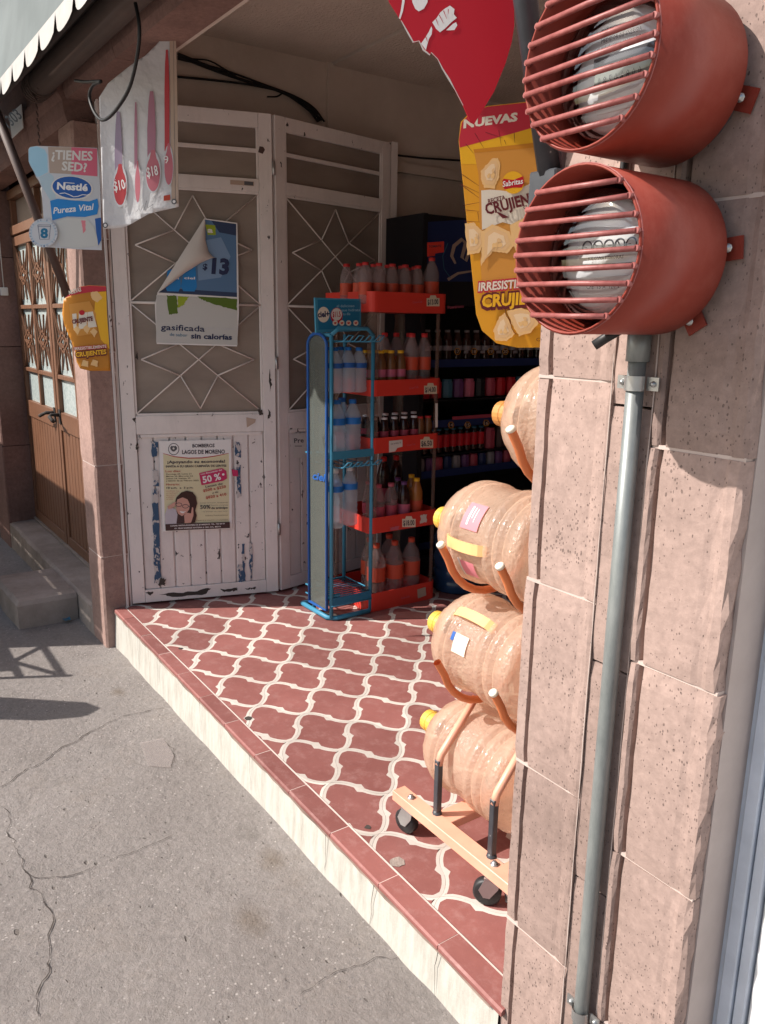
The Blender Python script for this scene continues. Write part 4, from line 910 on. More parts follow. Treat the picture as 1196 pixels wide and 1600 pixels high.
for cx_, top_, w_, col_, tx_, rt in ((552, 520, 62, 'purple', '$10', 1), (712, 430, 66, 'mag', '$18', 1), (638, 480, 26, 'mag', '', 1), (785, 240, 40, 'coke', '', 1)):
    drop = {552: 860, 712: 800, 638: 850, 785: 770}[cx_]
    s.poly('printed_bottle', [c2(cx_-w_*.12, top_), c2(cx_+w_*.12, top_), c2(cx_+w_*.22, top_+60), c2(cx_+w_*.30, top_+180), c2(cx_+w_*.28, drop-60), c2(cx_-w_*.28, drop-60), c2(cx_-w_*.30, top_+180), c2(cx_-w_*.22, top_+60)], M['fade_'+col_], sub=4)
    s.disc('price_ring', *c2(cx_+8, drop+8), w_*.56/K, 98/K, M['silver'], sub=3); s.poly('price_drop', [c2(cx_+8+w_*.5*math.cos(a), drop+15+82*math.sin(a)-(30 if math.sin(a) < -.9 else 0)) for a in [i*.2618 for i in range(24)]], M['fade_drop'] if cx_ != 552 else M['fade_coke'], sub=3)
    if tx_: s.text(tx_, *c2(cx_-18, drop+32), *c2(cx_+36, drop+20), 15, M['white_'], bold=.02, shear=.1)
s.text('9', *c2(774, 770), *c2(797, 765), 12, M['white_']); s.poly('orange_mark', [c2(770, 918), c2(800, 912), c2(800, 938), c2(770, 942)], M['labor'])
s.line('script', [c2(640, 990), c2(652, 975), c2(660, 990), c2(672, 960), c2(676, 985), c2(690, 940), c2(694, 975), c2(720, 958)], .7, M['mdark']); s.line('small_print', [c2(505, 1015), c2(600, 1008)], .5, M['silver']); s.line('small_print', [c2(505, 1025), c2(570, 1021)], .5, M['silver'])
for x_, y_ in ((818, 945), (492, 1052)):
    s.disc('eyelet', x_/K, y_/K, 4, 4.4, M['mdark'], n=14); s.disc('eyelet_hole', x_/K, y_/K, 2.3, 2.6, M['white_'], n=12)

# ================================================================== THIRST SIGN
ts = thing('water_sign', 'hanging blue and pink water sign with a jug cap shaped corner and a round tag', 'sign', at(105, 385, 1, -.15))
P0 = at(105, 310, 1, -.15); NV = Vector((.90, -.44, 0)).normalized()
s = Sign(ts, P0, NV); K = 5.335
def c2(x, y): return (x/K, y/K)
K6 = 971/170
def c6(x, y): return (x/K6, 200+y/K6)
s.poly('board', [c6(*p) for p in ((255, 190), (270, 170), (330, 160), (870, 178), (885, 300), (900, 640), (910, 1090), (700, 1082), (400, 1062), (390, 800), (370, 520), (345, 465), (325, 440), (310, 400), (275, 340), (258, 300))], M['silver'], th=.004)
s.poly('jug_cap', [c6(*p) for p in ((257, 195), (272, 172), (330, 162), (400, 190), (425, 240), (430, 395), (345, 440), (325, 430), (310, 395), (276, 335), (259, 295))], M['sky_'])
s.poly('jug_shoulder', [c6(*p) for p in ((350, 440), (440, 400), (480, 430), (500, 640), (460, 660), (370, 510))], flat('pale_blue', (.42, .55, .62)))
s.poly('tan_field', [c6(430, 168), c6(640, 172), c6(640, 412), c6(445, 402)], M['tan']); s.poly('pink_field', [c6(640, 172), c6(868, 184), c6(872, 432), c6(640, 414)], M['pink'])
s.text('¿TIENES', *c6(460, 276), *c6(828, 290), 14, M['offw'], bold=.03); s.text('SED?', *c6(552, 375), *c6(776, 392), 13.5, M['offw'], bold=.03)
s.disc('logo_rim', *c6(645, 535), 33, 19, M['offw'], rot=6); s.disc('logo_oval', *c6(645, 532), 30.5, 17, M['nblue'], rot=6)
s.text('Nestlé', *c6(510, 545), *c6(785, 562), 10.5, M['white_'], bold=.04); s.line('logo_bar', [c6(570, 487), c6(668, 494)], 1.1, M['white_']); s.line('logo_wave', [c6(*p) for p in ((535, 585), (580, 580), (620, 595), (660, 615), (700, 610), (740, 595), (780, 600), (800, 590))], 1.2, M['white_'])
s.poly('blue_band', [c6(*p) for p in ((450, 650), (520, 632), (660, 648), (800, 655), (872, 630), (884, 700), (870, 770), (760, 795), (600, 790), (470, 825))], M['pvblue'])
s.text('Pureza Vital', *c6(478, 765), *c6(845, 728), 9.5, M['white_'], bold=.02, shear=.25)
s.poly('pale_water', [c6(*p) for p in ((505, 830), (600, 800), (780, 812), (840, 880), (870, 980), (880, 1050), (730, 1070), (545, 1060), (500, 960))], M['paleg']); s.poly('pink_mark', ragged([c6(730, 825), c6(765, 825), c6(768, 920), c6(742, 940)], .6), M['pinklab'])
s.poly('blue_corner', [c6(*p) for p in ((850, 810), (905, 800), (907, 1000), (880, 1050), (862, 930))], M['nblue'])
tgd = thing('round_tag', 'round white tag with a figure eight in a glass at the water sign corner', 'tag', at(68, 385, 1, -.15)); s2 = Sign(tgd, P0+NV*.012, NV)
s2.disc('disc', 68, 364, 22.5, 22.5, M['silver'], n=36, th=.003); s2.line('ring', [(68+18.5*math.cos(a*.26), 364+18.5*math.sin(a*.26)) for a in range(24)], .5, M['sky_'], True)
for i, ch in enumerate('DISFRUTA DE 8 VASOS AL DIA '):
    if ch == ' ': continue
    a = i/27*2*math.pi-math.pi*.8; cx_, cy_ = 68+19.0*math.sin(a), 364-19.0*math.cos(a); ux, uy = math.cos(a), math.sin(a)
    s2.k = 4; s2.text(ch, cx_-ux*1.1, cy_-uy*1.1, cx_+ux*1.1, cy_+uy*1.1, 3, M['cielbl'])
s2.line('glass_outline', [(59.5, 351.5), (79.5, 351.5), (77, 374), (62.5, 374), (59.5, 351.5)], .8, M['cieldk']); s2.line('glass_rim', [(59.5, 354), (79.2, 354)], .6, M['cieldk']); s2.text('8', 63.5, 371.5, 75.5, 371.5, 14.5, M['teal'], bold=.04)
b = B(); b.tube([at(x, y, 1, -.17) for x, y in ((68, 285), (65, 296), (67, 308), (72, 302), (70, 290))], .003, 5); b.tube([at(x, y, 1, -.17) for x, y in ((71, 300), (74, 320), (78, 342))], .003, 5)
tag(b.put('string_tie', M['offw']), 'knotted white string tying the round tag to the water sign', 'string')

# ================================================================== CRISPS SIGNS (two prints of one design)
def crisps(root, s, f, big, sub=0, y_off=0):
    "f maps design units (0..100 wide, 0..260 tall) to photograph units"
    def pl(n_, pts, m_, **k): return s.poly(n_, [f(*p) for p in pts], M[m_] if isinstance(m_, str) else m_, sub=sub, **k)
    R_ = [(6, 34), (10, 14), (22, 3), (38, 0), (100, 0), (100, 262), (42, 262), (22, 257), (9, 243), (5, 225)]
    pl('board', [(p[0], p[1]) for p in R_], 'amber', th=.004 if not sub else .001)
    pl('yellow_field', [(6, 40), (100, 24 if big else 24), (100, 92), (60, 82), (28, 62), (6, 60)] if big else [(40, 30), (100, 24), (100, 150), (78, 130), (60, 60)], 'yellow')
    pl('red_header', [(6, 42), (6.5, 32), (11, 15), (22, 4), (38, .8), (99.6, .8), (99.6, 24), (60, 32)], 'sabred')
    return pl
sb_ = thing('crisps_sign', 'large crooked yellow crisps sign hanging beside the upper pilaster', 'sign', at(785, 540, 1, .16))
NB = Vector((.80, -.60, 0)).normalized(); s = Sign(sb_, at(785, 350, 1, .16), NB)
# design -> photo, sign leans: top left (713,176..) bottom left (752,540)
def F(u, v):
    v_ = v/262; x0 = 712+v_*40 + (0 if v_ < .3 else 0); return (x0+(u-6)*1.58, 172-.0+v_*372 - u*.17*(1-v_*.9)+0)
pl = crisps(sb_, s, F, True)
K3 = 7.475
def c3(x, y): return (700+x/K3, 180+y/K3)
def c8(x, y): return (660+x/4.1, 330+y/4.1)
def tp(b_, x0, y0, x1, y1, h, m_, K_=c3, kk=K3, **k): s.text(b_, *K_(x0, y0), *K_(x1, y1), h/kk, M[m_], **k)
tp('NUEVAS', 180, 150, 825, 62, 92, 'cream', bold=.05, shear=.15)
for q in (((315, 210), (420, 385)), ((210, 335), (300, 445)), ((150, 810), (370, 970)), ((160, 810), (375, 912)), ((180, 1055), (375, 1018)), ((180, 1105), (385, 1125)), ((195, 1238), (390, 1250)), ((350, 1130), (365, 1250)), ((595, 175), (625, 360)), ((660, 290), (680, 345)), ((775, 210), (782, 325)), ((440, 200), (650, 270)), ((150, 680), (370, 830))):
    s.k = 5; s.line('ray', [c3(*q[0]), c3(*q[1])], [.9, .3], M['maroon'])
s.k = 6
s.poly('bag', [c3(*p) for p in ((300, 400), (620, 370), (950, 330), (1180, 300), (1250, 800), (1290, 1500), (1250, 1900), (700, 1980), (400, 2000), (380, 1700), (370, 1200), (360, 700))], M['bagor'])
s.poly('bag_top', [c3(*p) for p in ((300, 400), (950, 330), (1180, 300), (1190, 350), (950, 385), (310, 440))], M['dkor'])
s.poly('bag_white', [c3(*p) for p in ((390, 880), (500, 870), (620, 880), (760, 900), (900, 830), (1000, 780), (1230, 760), (1260, 1500), (1000, 1480), (830, 1220), (780, 1290), (640, 1250), (400, 1340))], M['cream'])
def chip(pts, amp=.8):
    s.poly('printed_crisp', ragged(pts, amp), M['chip']); cx_ = sum(p[0] for p in pts)/len(pts); cy_ = sum(p[1] for p in pts)/len(pts)
    for sc_, ox, oy, mt in ((.80, -.6, -.8, 'chipm'), (.55, -1.2, -1.4, 'chipl'), (.22, 2.6, 3.2, 'chip'), (.16, -4, 4, 'chip'), (.14, 3, -4, 'chipm')):
        s.poly('crisp_light', ragged([(cx_+ox+(p[0]-cx_)*sc_, cy_+oy+(p[1]-cy_)*sc_) for p in pts], amp*sc_, 3), M[mt])
chip([c3(*p) for p in ((385, 650), (520, 510), (580, 500), (610, 560), (600, 720), (540, 860), (430, 850), (390, 760))])
chip([c8(*p) for p in ((272, 80), (330, 75), (385, 130), (392, 215), (360, 270), (290, 280))]); chip([c8(*p) for p in ((385, 130), (450, 85), (560, 130), (590, 220), (545, 270), (450, 260), (375, 350))])
s.poly('printed_crisp', [c8(*p) for p in ((560, 90), (660, 40), (650, 200), (600, 260), (570, 180))], M['chip'])
s.disc('logo_sun', *c3(762, 790), 17, 17.5, M['yellow']); s.poly('logo_band', [c3(*p) for p in ((636, 770), (650, 745), (760, 760), (880, 715), (888, 800), (860, 850), (760, 850), (660, 870), (640, 830))], M['coke']); tp('Sabritas', 640, 840, 880, 800, 62, 'white_', bold=.02, shear=.2)
tp('RECETA', 475, 1035, 675, 985, 50, 'maroon', bold=.03); tp('CRUJIENTE', 450, 1165, 1120, 1000, 125, 'maroon', bold=.035); tp('CLASICA', 885, 1105, 1080, 1055, 42, 'maroon', bold=.03)
s.poly('brush_stroke', [c3(*p) for p in ((560, 1130), (600, 1140), (715, 1195), (640, 1210))], M['maroon'])
tp('IRRESISTIBLEMENTE', 352, 518, 900, 470, 62, 'sabred', c8, 4.1, bold=.09, shear=.2); tp('IRRESISTIBLEMENTE', 358, 512, 895, 466, 52, 'cream', c8, 4.1, bold=.03, shear=.2)
tp('CRUJIENTES', 372, 628, 905, 590, 92, 'maroon', c8, 4.1, bold=.10, shear=.15); tp('CRUJIENTES', 384, 614, 890, 576, 74, 'yellow', c8, 4.1, bold=.04, shear=.15)
chip([c8(*p) for p in ((455, 760), (490, 680), (530, 650), (570, 740), (590, 790), (540, 830), (465, 830))]); chip([c8(*p) for p in ((540, 640), (620, 620), (720, 640), (740, 720), (690, 780), (620, 800), (580, 740))])
s.line('crisp_crack', [c8(530, 620), c8(535, 670), c8(560, 700), c8(570, 750), c8(598, 790)], .7, M['maroon']); tp('CONSUME', 728, 832, 900, 836, 22, 'maroon', c8, 4.1)
# small one on the left pillar, curled
ss = thing('crisps_sign', 'small curled yellow crisps sign on the corner of the brown stone pillar', 'sign', at(140, 580, 1, -.07))
P0 = at(150, 515, 1, -.08); NS = Vector((.93, -.37, 0)).normalized(); RS = Vector((.37, .93, 0)).normalized()
s = Sign(ss, P0, NS, lambda q: -.9*max(0, -(q-P0).dot(RS)-.03)**2*2.0); s.k = 1
K2 = 3.987
def d2(x, y): return (x/K2, 350+y/K2)
s.poly('board', [d2(*p) for p in ((385, 560), (395, 470), (430, 440), (500, 390), (560, 382), (662, 388), (668, 560), (690, 915), (560, 915), (500, 900), (478, 860), (465, 780), (430, 700), (400, 630))], M['dkamber'], th=.001, sub=20); s.base = .002  # the small board's shade is put into a darker amber
s.poly('red_header', [d2(*p) for p in ((400, 462), (430, 438), (500, 391), (560, 383), (662, 389), (664, 418), (560, 425), (440, 445))], M['sabred'], sub=4); s.poly('yellow_field', [d2(*p) for p in ((600, 425), (664, 420), (668, 560), (684, 780), (630, 720), (590, 540))], M['yellow'], sub=3)
s.poly('bag', [d2(*p) for p in ((430, 500), (560, 480), (600, 560), (605, 680), (480, 700), (440, 600))], M['bagor'], sub=3); s.poly('bag_white', [d2(*p) for p in ((450, 560), (580, 545), (605, 640), (460, 660))], M['cream'], sub=3); s.poly('printed_crisp', ragged([d2(565, 425), d2(610, 420), d2(640, 460), d2(610, 488), d2(575, 470)], .5), M['chip'])
for p_ in ((480, 655), (540, 650), (585, 670)): s.poly('printed_crisp', ragged([d2(p_[0]-22, p_[1]), d2(p_[0], p_[1]-22), d2(p_[0]+24, p_[1]), d2(p_[0]+5, p_[1]+35)], .5), M['chip'])
s.text('NUEVAS', *d2(432, 440), *d2(512, 418), 6, M['cream'], bold=.04, shear=.2); s.disc('logo_sun', *d2(512, 552), 4.5, 4, M['coke'], n=14); s.text('CRUJIENTE', *d2(452, 622), *d2(582, 600), 6.2, M['maroon'], bold=.05)
s.text('IRRESISTIBLEMENTE', *d2(465, 787), *d2(668, 770), 4.8, M['sabred'], bold=.10); s.text('IRRESISTIBLEMENTE', *d2(467, 786), *d2(666, 769), 4.4, M['cream'], bold=.02)
s.text('CRUJIENTES', *d2(470, 832), *d2(670, 812), 8.5, M['maroon'], bold=.12); s.text('CRUJIENTES', *d2(474, 828), *d2(666, 808), 7, M['yellow'], bold=.04)
for p_ in ((530, 870), (590, 868)): s.poly('printed_crisp', ragged([d2(p_[0]-24, p_[1]+10), d2(p_[0]-10, p_[1]-24), d2(p_[0]+22, p_[1]-14), d2(p_[0]+20, p_[1]+22)], .5), M['chip'])
# torn red disc sign
rs = thing('red_sign', 'torn red soda disc sign with white lettering hanging at the top beside the awning arm', 'sign', at(730, 180, 1, -.08))
NR = Vector((.82, -.57, .0)).normalized(); s = Sign(rs, at(730, 60, 1, -.08), NR)
edge = [(596, -30), (609, 4), (618, 18), (627, 32), (638, 52), (646, 66), (655, 64), (662, 78), (672, 86), (674, 82), (684, 92), (692, 108), (702, 124), (711, 140), (724, 165), (735, 190), (741, 194)]
edge2 = [(772, 144), (790, 100), (800, 66), (804, 40), (803, -30)]
s.poly('disc', edge+edge2, M['coke'], th=.004)
s.line('torn_edge', edge[3:-2], [1, 2.5, 2, 1.2, 3, 2, 1, 1, 2, 3, 1, 1], M['paper'])
K4 = 3.987
def e4(x, y): return (600+x/K4, y/K4)
s.line('white_arc', [e4(118, -60), e4(122, 10), e4(112, 70), e4(98, 118)], [4, 4, 3.5, 2.5], M['white_']); s.poly('white_letter', [e4(*p) for p in ((170, -40), (276, -40), (272, 15), (250, 55), (218, 72), (195, 55), (178, 15))], M['white_'])
s.poly('white_brush', [e4(*p) for p in ((232, 272), (262, 230), (280, 200), (296, 165), (302, 182), (298, 215), (280, 245), (262, 312))], M['white_'])
s.poly('white_brush', [e4(*p) for p in ((302, 140), (330, 112), (352, 78), (380, 55), (412, 36), (440, 58), (436, 90), (455, 112), (420, 140), (380, 180), (350, 202), (325, 180))], M['white_']); s.poly('white_brush', [e4(*p) for p in ((388, 190), (430, 150), (450, 140), (458, 158), (440, 188), (415, 190))], M['white_'])
for q in (((325, 120), (340, 160)), ((345, 95), (372, 148)), ((372, 68), (392, 120)), ((402, 60), (400, 90)), ((262, 232), (272, 262))): s.line('brush_gap', [e4(*q[0]), e4(*q[1])], [1.3, .4], M['coke'])

# ================================================================== JUG TROLLEY
JY, JZ = .36, (.238, .560, .872, 1.185)
tr = thing('jug_trolley', 'peach painted wheeled rack of bent tubes holding the stacked water jugs', 'trolley', (-1.35, .36, 0))
BZ0, BZ1 = .082, .112
B().box((-1.635, .168, BZ0), (-1.0, .212, BZ1), bev=.0015).put('front_beam', M['peach'], tr)
B().box((-1.635, .508, BZ0), (-1.0, .552, BZ1), bev=.0015).put('rear_beam', M['peach'], tr)
for xx in (-1.46, -1.20): B().box((xx-.03, .2125, BZ0+.002), (xx+.03, .5075, BZ1-.004), bev=.0015).put('cross_bar', M['peach'], tr)
for xx in (-1.478, -1.262):
    b = B(); b.box((xx-.0085, .205-.0085, BZ1-.01), (xx+.0085, .205+.0085, .272), bev=.0015); b.put('sleeve', M['brown_metal'] if False else M['pole'], tr)
    b = B(); b.lathe([(.014, -.001), (.012, .008), (.006, .011)], (xx, .205, BZ1), 'Z', 8); b.put('weld', M['pole'], tr)
    b = B(); b.tube([(xx, .205, .258), (xx, .212, .285), (xx-.02, .345, .408)], .0105, 10); b.put('leaning_pole', M['peach'], tr)
    b = B(); b.tube([(xx, .53, BZ1), (xx, .545, .6), (xx, .545, 1.25)], .0105, 10); b.put('rear_pole', M['peach'], tr)
RC = .152
for li, zc in enumerate(JZ[1:]):
    for ci, xx in enumerate((-1.475, -1.262) if li < 2 else (-1.25, -1.06)):
        b = B(); pts = []
        a0 = 198
        for k in range(13):
            a = rad(a0+(352-a0)*k/12); pts.append((xx-.006, JY+.0+RC*math.cos(a), zc+RC*math.sin(a)))
        pts.insert(0, (xx-.006, JY-RC-.018, zc-.020+.014))
        b.tube(pts, .0105, 10, cap=False); c_ = b.put('cradle', M['orange'], tr)
        p0, p1_ = Vector(pts[0]), Vector(pts[1]); dr_ = (p0-p1_).normalized()
        if not (li == 0 and ci == 0):
            b = B(); b.tube([p0-dr_*.002, p0+dr_*.005, p0+dr_*.008], [.0112, .0112, .007], 12); b.put('end_plug', M['plug'], c_)
        b = B(); b.tube([(xx-.006, JY+RC, zc-.02), (xx, .545, zc-.02)], .009, 8); b.put('stay', M['orange'], c_)
for xx, rot in ((-1.575, 12), (-1.235, 40)):
    for yy in (.19, .53):
        R_ = Matrix.Rotation(rad(rot), 3, 'Z'); c0 = Vector((xx, yy, 0))
        def L_(v): return c0+R_@Vector(v)
        b = B(); b.lathe([(.0001, -.014), (.030, -.014), (.0355, -.009), (.0355, .009), (.030, .014), (.0001, .014)], (0, 0, 0), 'Y', 22)
        b.v = [L_(v+Vector((-.014, 0, .0355))) for v in b.v]; whl = b.put('wheel', M['black'], tr)
        b = B(); b.lathe([(.0001, -.0135), (.013, -.0135), (.013, .0135), (.0001, .0135)], (0, 0, 0), 'Y', 12); b.v = [L_(v+Vector((-.014, 0, .0355))) for v in b.v]; b.put('hub', M['steel'], whl)
        b = B()
        for s_ in (-1, 1):
            b.slab([L_(v) for v in ((.018, s_*.017, .078), (-.02, s_*.017, .078), (-.034, s_*.0175, .045), (-.022, s_*.0175, .026), (-.006, s_*.0175, .026), (.014, s_*.017, .055))], R_@Vector((0, s_, 0)), .002)
        b.slab([L_(v) for v in ((-.022, -.018, .081), (.02, -.018, .081), (.02, .018, .081), (-.022, .018, .081))], (0, 0, 1), .004)
        b.put('caster_fork', M['steel'], tr)
        if rot == 40:
            b = B(); b.slab([L_(v) for v in ((.02, -.012, .07), (.045, -.014, .055), (.05, -.012, .02), (.035, .0, .012), (.03, .012, .03), (.022, .014, .068))], R_@Vector((1, 0, 0)), .003); b.put('brake_lever', M['steel'], tr)
        b = B(); b.lathe([(.011, 0), (.011, .003), (.007, .003), (.007, .008), (.0001, .009)], (xx, yy, BZ1), 'Z', 6); b.put('bolt', M['steel'], tr)

# ================================================================== WATER JUGS
_t = M['jug'].node_tree; _n = _t.nodes.new('ShaderNodeTexNoise'); _n.inputs['Scale'].default_value = 7; _n.inputs['Detail'].default_value = 5
_tc = [q for q in _t.nodes if q.type == 'TEX_COORD'][0]; _t.links.new(_tc.outputs['Object'], _n.inputs['Vector'])
_r = _t.nodes.new('ShaderNodeMapRange'); _r.inputs[1].default_value = .35; _r.inputs[2].default_value = .65; _r.inputs[3].default_value = .24; _r.inputs[4].default_value = .50
_t.links.new(_n.outputs['Fac'], _r.inputs[0])
_m = [q for q in _t.nodes if q.type == 'MIX_SHADER' and any(l.to_node.type == 'OUTPUT_MATERIAL' for l in q.outputs[0].links)][0]; _t.links.new(_r.outputs[0], _m.inputs[0])
_b = [q for q in _t.nodes if q.type == 'BUMP'][0]; _b.inputs['Strength'].default_value = .8
_n2 = _t.nodes.new('ShaderNodeTexNoise'); _n2.inputs['Scale'].default_value = 110; _n2.inputs['Detail'].default_value = 4; _t.links.new(_tc.outputs['Object'], _n2.inputs['Vector'])
_a = _t.nodes.new('ShaderNodeMath'); _a.operation = 'MULTIPLY_ADD'; _a.inputs[1].default_value = 1.3; _t.links.new(_n2.outputs['Fac'], _a.inputs[0]); _t.links.new(_b.inputs['Height'].links[0].from_socket, _a.inputs[2]); _t.links.new(_a.outputs[0], _b.inputs['Height'])
def jugprof():
    P = [(.0225, .028), (.0235, .058), (.030, .072), (.060, .082), (.088, .096), (.108, .114), (.122, .134), (.130, .150), (.1335, .163)]
    x = .165
    for k in range(3 if False else 1): pass
    P += [(.1345, .172), (.1345, .180), (.1265, .186), (.1265, .190), (.1345, .196), (.1345, .208), (.1275, .215), (.127, .222), (.1275, .300), (.1275, .306), (.1345, .314), (.1345, .334), (.1265, .340), (.1265, .345), (.1345, .351), (.1345, .370), (.1265, .376), (.1265, .381), (.1345, .387), (.1335, .424), (.120, .436), (.09, .440), (.0001, .436)]
    return P
def jug(loc, label, cap='capy', hang=180, stick=None, rot=0, tilt=0):
    root = thing('water_jug', label, 'water jug', loc, 'empty peach water jugs stacked on the rack')
    x0, y0, z0 = loc
    b = B(); b.lathe(jugprof(), loc, 'X', 48)
    for v in b.v:                                   # diagonal flutes on the shoulder, slight waist
        dx = v.x-x0
        if .09 < dx < .165:
            a = math.atan2(v.z-z0, v.y-y0); r_ = 1-.045*max(0, math.cos(7*a+dx*40))**3*math.sin(math.pi*(dx-.09)/.075); v.y = y0+(v.y-y0)*r_; v.z = z0+(v.z-z0)*r_
        elif .22 < dx < .30:
            a = math.atan2(v.z-z0, v.y-y0); r_ = 1-.012*max(0, math.cos(6*a)); v.y = y0+(v.y-y0)*r_; v.z = z0+(v.z-z0)*r_
    b.put('body', M['jug'], root)
    b = B(); b.lathe([(.0001, -.004), (.027, -.004), (.0315, 0), (.0318, .014), (.0335, .016), (.0335, .022), (.0318, .024), (.0312, .040), (.026, .041)], loc, 'X', 20, sm=False); b.put('cap', M[cap], root)
    if hang is not None:
        a = rad(hang); u = Vector((0, math.cos(a), math.sin(a))); v = Vector((0, -math.sin(a), math.cos(a))); c0 = Vector(loc)
        vs = []; n_ = 8
        for i in range(n_+1):
            s_ = i/n_; xx = .178+.150*s_; hh = .128+.022*math.sin(math.pi*s_)**.5
            for o_, w_ in ((0, -.014), (0, .014), (-.008, .012), (-.008, -.012)): vs.append(c0+Vector((xx, 0, 0))+u*(hh+o_)+v*w_)
        b = B(); b.add(vs, [(4*i+k, 4*i+(k+1) % 4, 4*i+4+(k+1) % 4, 4*i+4+k) for i in range(n_) for k in range(4)], 0, False); b.put('handle', M['handle'], root)
    for (xa, xb, aa, ab, mt) in (stick or ()):
        vs = []; n_ = 6
        rs_ = .1310 if xb-xa > .02 else .1316
        for i in range(n_+1):
            a = rad(aa+(ab-aa)*i/n_)
            for xx in (xa, xb): vs.append(Vector((x0+xx, y0+rs_*math.cos(a), z0+rs_*math.sin(a))))
        b = B(); b.add(vs, [(2*i, 2*i+1, 2*i+3, 2*i+2) for i in range(n_)], 0, True); b.put('sticker', M[mt], root)
    return root
jug((-1.722, JY, JZ[0]), 'bottom jug of the stack, amber cap, behind the two leaning poles', 'capy', None)
jug((-1.700, JY, JZ[1]), 'second jug from the bottom with pale orange handle on top and a small cream sticker', 'capy', 128, [(.225, .275, 150, 172, 'cream'), (.212, .224, 150, 160, 'nblue')])
jug((-1.688, JY, JZ[2]), 'third jug from the bottom with its handle facing out between two pink stickers', 'capy', 180, [(.222, .285, 132, 163, 'pinklab'), (.240, .246, 136, 158, 'white_'), (.252, .255, 137, 150, 'white_'), (.262, .264, 138, 154, 'white_'), (.225, .275, 200, 222, 'pinklab'), (.218, .2245, 198, 224, 'offw')])
jug((-1.470, JY, JZ[3]), 'topmost jug of the stack with an orange brown cap, half hidden by the pilaster', 'capo', None)

# ================================================================== BLUE WATER RACK
XR0, XR1, YR0, YR1 = -3.375, -3.10, .853, 1.105
br = thing('water_rack', 'tall narrow blue wire rack with grey side panel holding water bottles', 'display rack', ((XR0+XR1)/2, (YR0+YR1)/2, 0))
b = B(); b.tube([(XR0, YR0, .012), (XR1-.03, YR0-.0, .012), (XR1, YR0+.03, .012), (XR1, YR1-.03, .012), (XR1-.03, YR1, .012), (XR0, YR1, .012), (XR0, YR0, .012)], .012, 8); b.put('base_ring', M['rackbl'], br)
for x_, y_ in ((XR1-.012, YR0+.012), (XR1-.012, YR1-.015), (XR0+.02, YR1-.015), (XR0+.10, YR0+.012)): B().tube([(x_, y_, .012), (x_, y_, 1.345)], .0095, 8).put('upright', M['rackbl'], br)
# side panel, rounded top, deep blue edge
def arch(y, x0, x1, z0, z1, r_=.1, n_=10):
    P = [(x0, y, z0), (x1, y, z0)]
    cx_ = (x0+x1)/2; hw = (x1-x0)/2
    for k in range(n_+1):
        a = math.pi*k/n_; P.append((cx_+hw*math.cos(a), y, z1-.05+.05*math.sin(a)))
    return P
P_ = arch(YR0-.004, XR0+.085, XR1-.022, .05, 1.35)
b = B(); b.slab(P_, (0, -1, 0), .003); b.put('side_panel', M['acrg'], br)
b = B(); b.tube([Vector(p)+Vector((0, -.003, 0)) for p in P_+[P_[0]]], .0075, 6); b.put('panel_edge', M['rackdb'], br)
s = Sign(br, (0, YR0-.009, 0), (0, -1, 0)); s.k = 1; s.text('ciel', 488, 748, 507, 752, 11, M['nblue'], bold=.03)
for zz in (.118,):
    b = B()
    for k in range(10): x_ = XR0+.03+k*.0255; b.tube([(x_, YR0+.01, zz), (x_, YR1-.01, zz-.004)], .003, 5)
    b.tube([(XR0+.02, YR0+.01, zz), (XR1-.01, YR0+.01, zz), (XR1-.01, YR1-.01, zz), (XR0+.02, YR1-.01, zz), (XR0+.02, YR0+.01, zz)], .004, 5)
    b.tube([(XR0+.02, YR0+.01, zz-.045), (XR1-.004, YR0+.01, zz-.045), (XR1-.004, YR1-.01, zz-.045)], .004, 5); b.put('wire_tray', M['rackbl'], br)
    B().box((XR1-.006, YR0+.015, zz-.05), (XR1-.002, YR1-.015, zz-.004)).put('tray_lip', M['teal'], br)
b = B(); b.box((XR0+.02, YR0+.012, .785), (XR1-.004, YR1-.012, .792)); b.box((XR1-.008, YR0+.01, .785), (XR1-.002, YR1-.01, .822)); b.put('shelf', M['rackbl'], br)
for zz, nn_ in ((1.315, 3), (.745, 3)):
    for k in range(nn_+1):
        y_ = YR0+.04+k*.055
        b = B(); b.tube([(XR0+.05, y_, zz), (XR1-.02, y_, zz), (XR1+.03, y_+.01, zz+.004), (XR1+.055, y_+.02, zz+.03), (XR1+.05, y_+.05, zz+.03), (XR1+.03, y_+.04, zz+.004), (XR1-.02, y_+.03, zz)], .003, 5); b.put('neck_hook', M['rackbl'], br)
b = B(); b.tube([(XR1-.012, YR0+.012, 1.345), (XR1-.012, YR0+.05, 1.375), (XR1-.012, YR1-.05, 1.375), (XR1-.012, YR1-.015, 1.345)], .0095, 8); b.tube([(XR0+.10, YR0+.012, 1.345), (XR1-.012, YR0+.012, 1.345)], .0095, 8); b.put('top_hoop', M['rackbl'], br)
hp = thing('rack_header', 'blue header card with a cream disc on top of the water rack', 'sign', at(530, 515, 0, -3.16))
s = Sign(hp, (-3.16, 0, 0), (1, 0, 0)); s.k = 1; K7 = 1196/240
def g7(x, y): return (460+x/K7, 440+y/K7)
s.poly('card', [g7(162, 125), g7(520, 135), g7(520, 385), g7(172, 398)], M['rackbl'], th=.012); s.poly('card_field', [g7(182, 140), g7(510, 148), g7(508, 362), g7(190, 375)], M['teal'])
s.disc('cream_disc', *g7(228, 257), 9.2, 12.2, M['cream']); s.text('ciel+', *g7(184, 278), *g7(275, 272), 9, M['navy'], bold=.04); s.disc('red_ring', *g7(330, 265), 9.4, 12.5, M['coke']); s.disc('white_disc', *g7(330, 255), 8.3, 9.6, M['offw'])
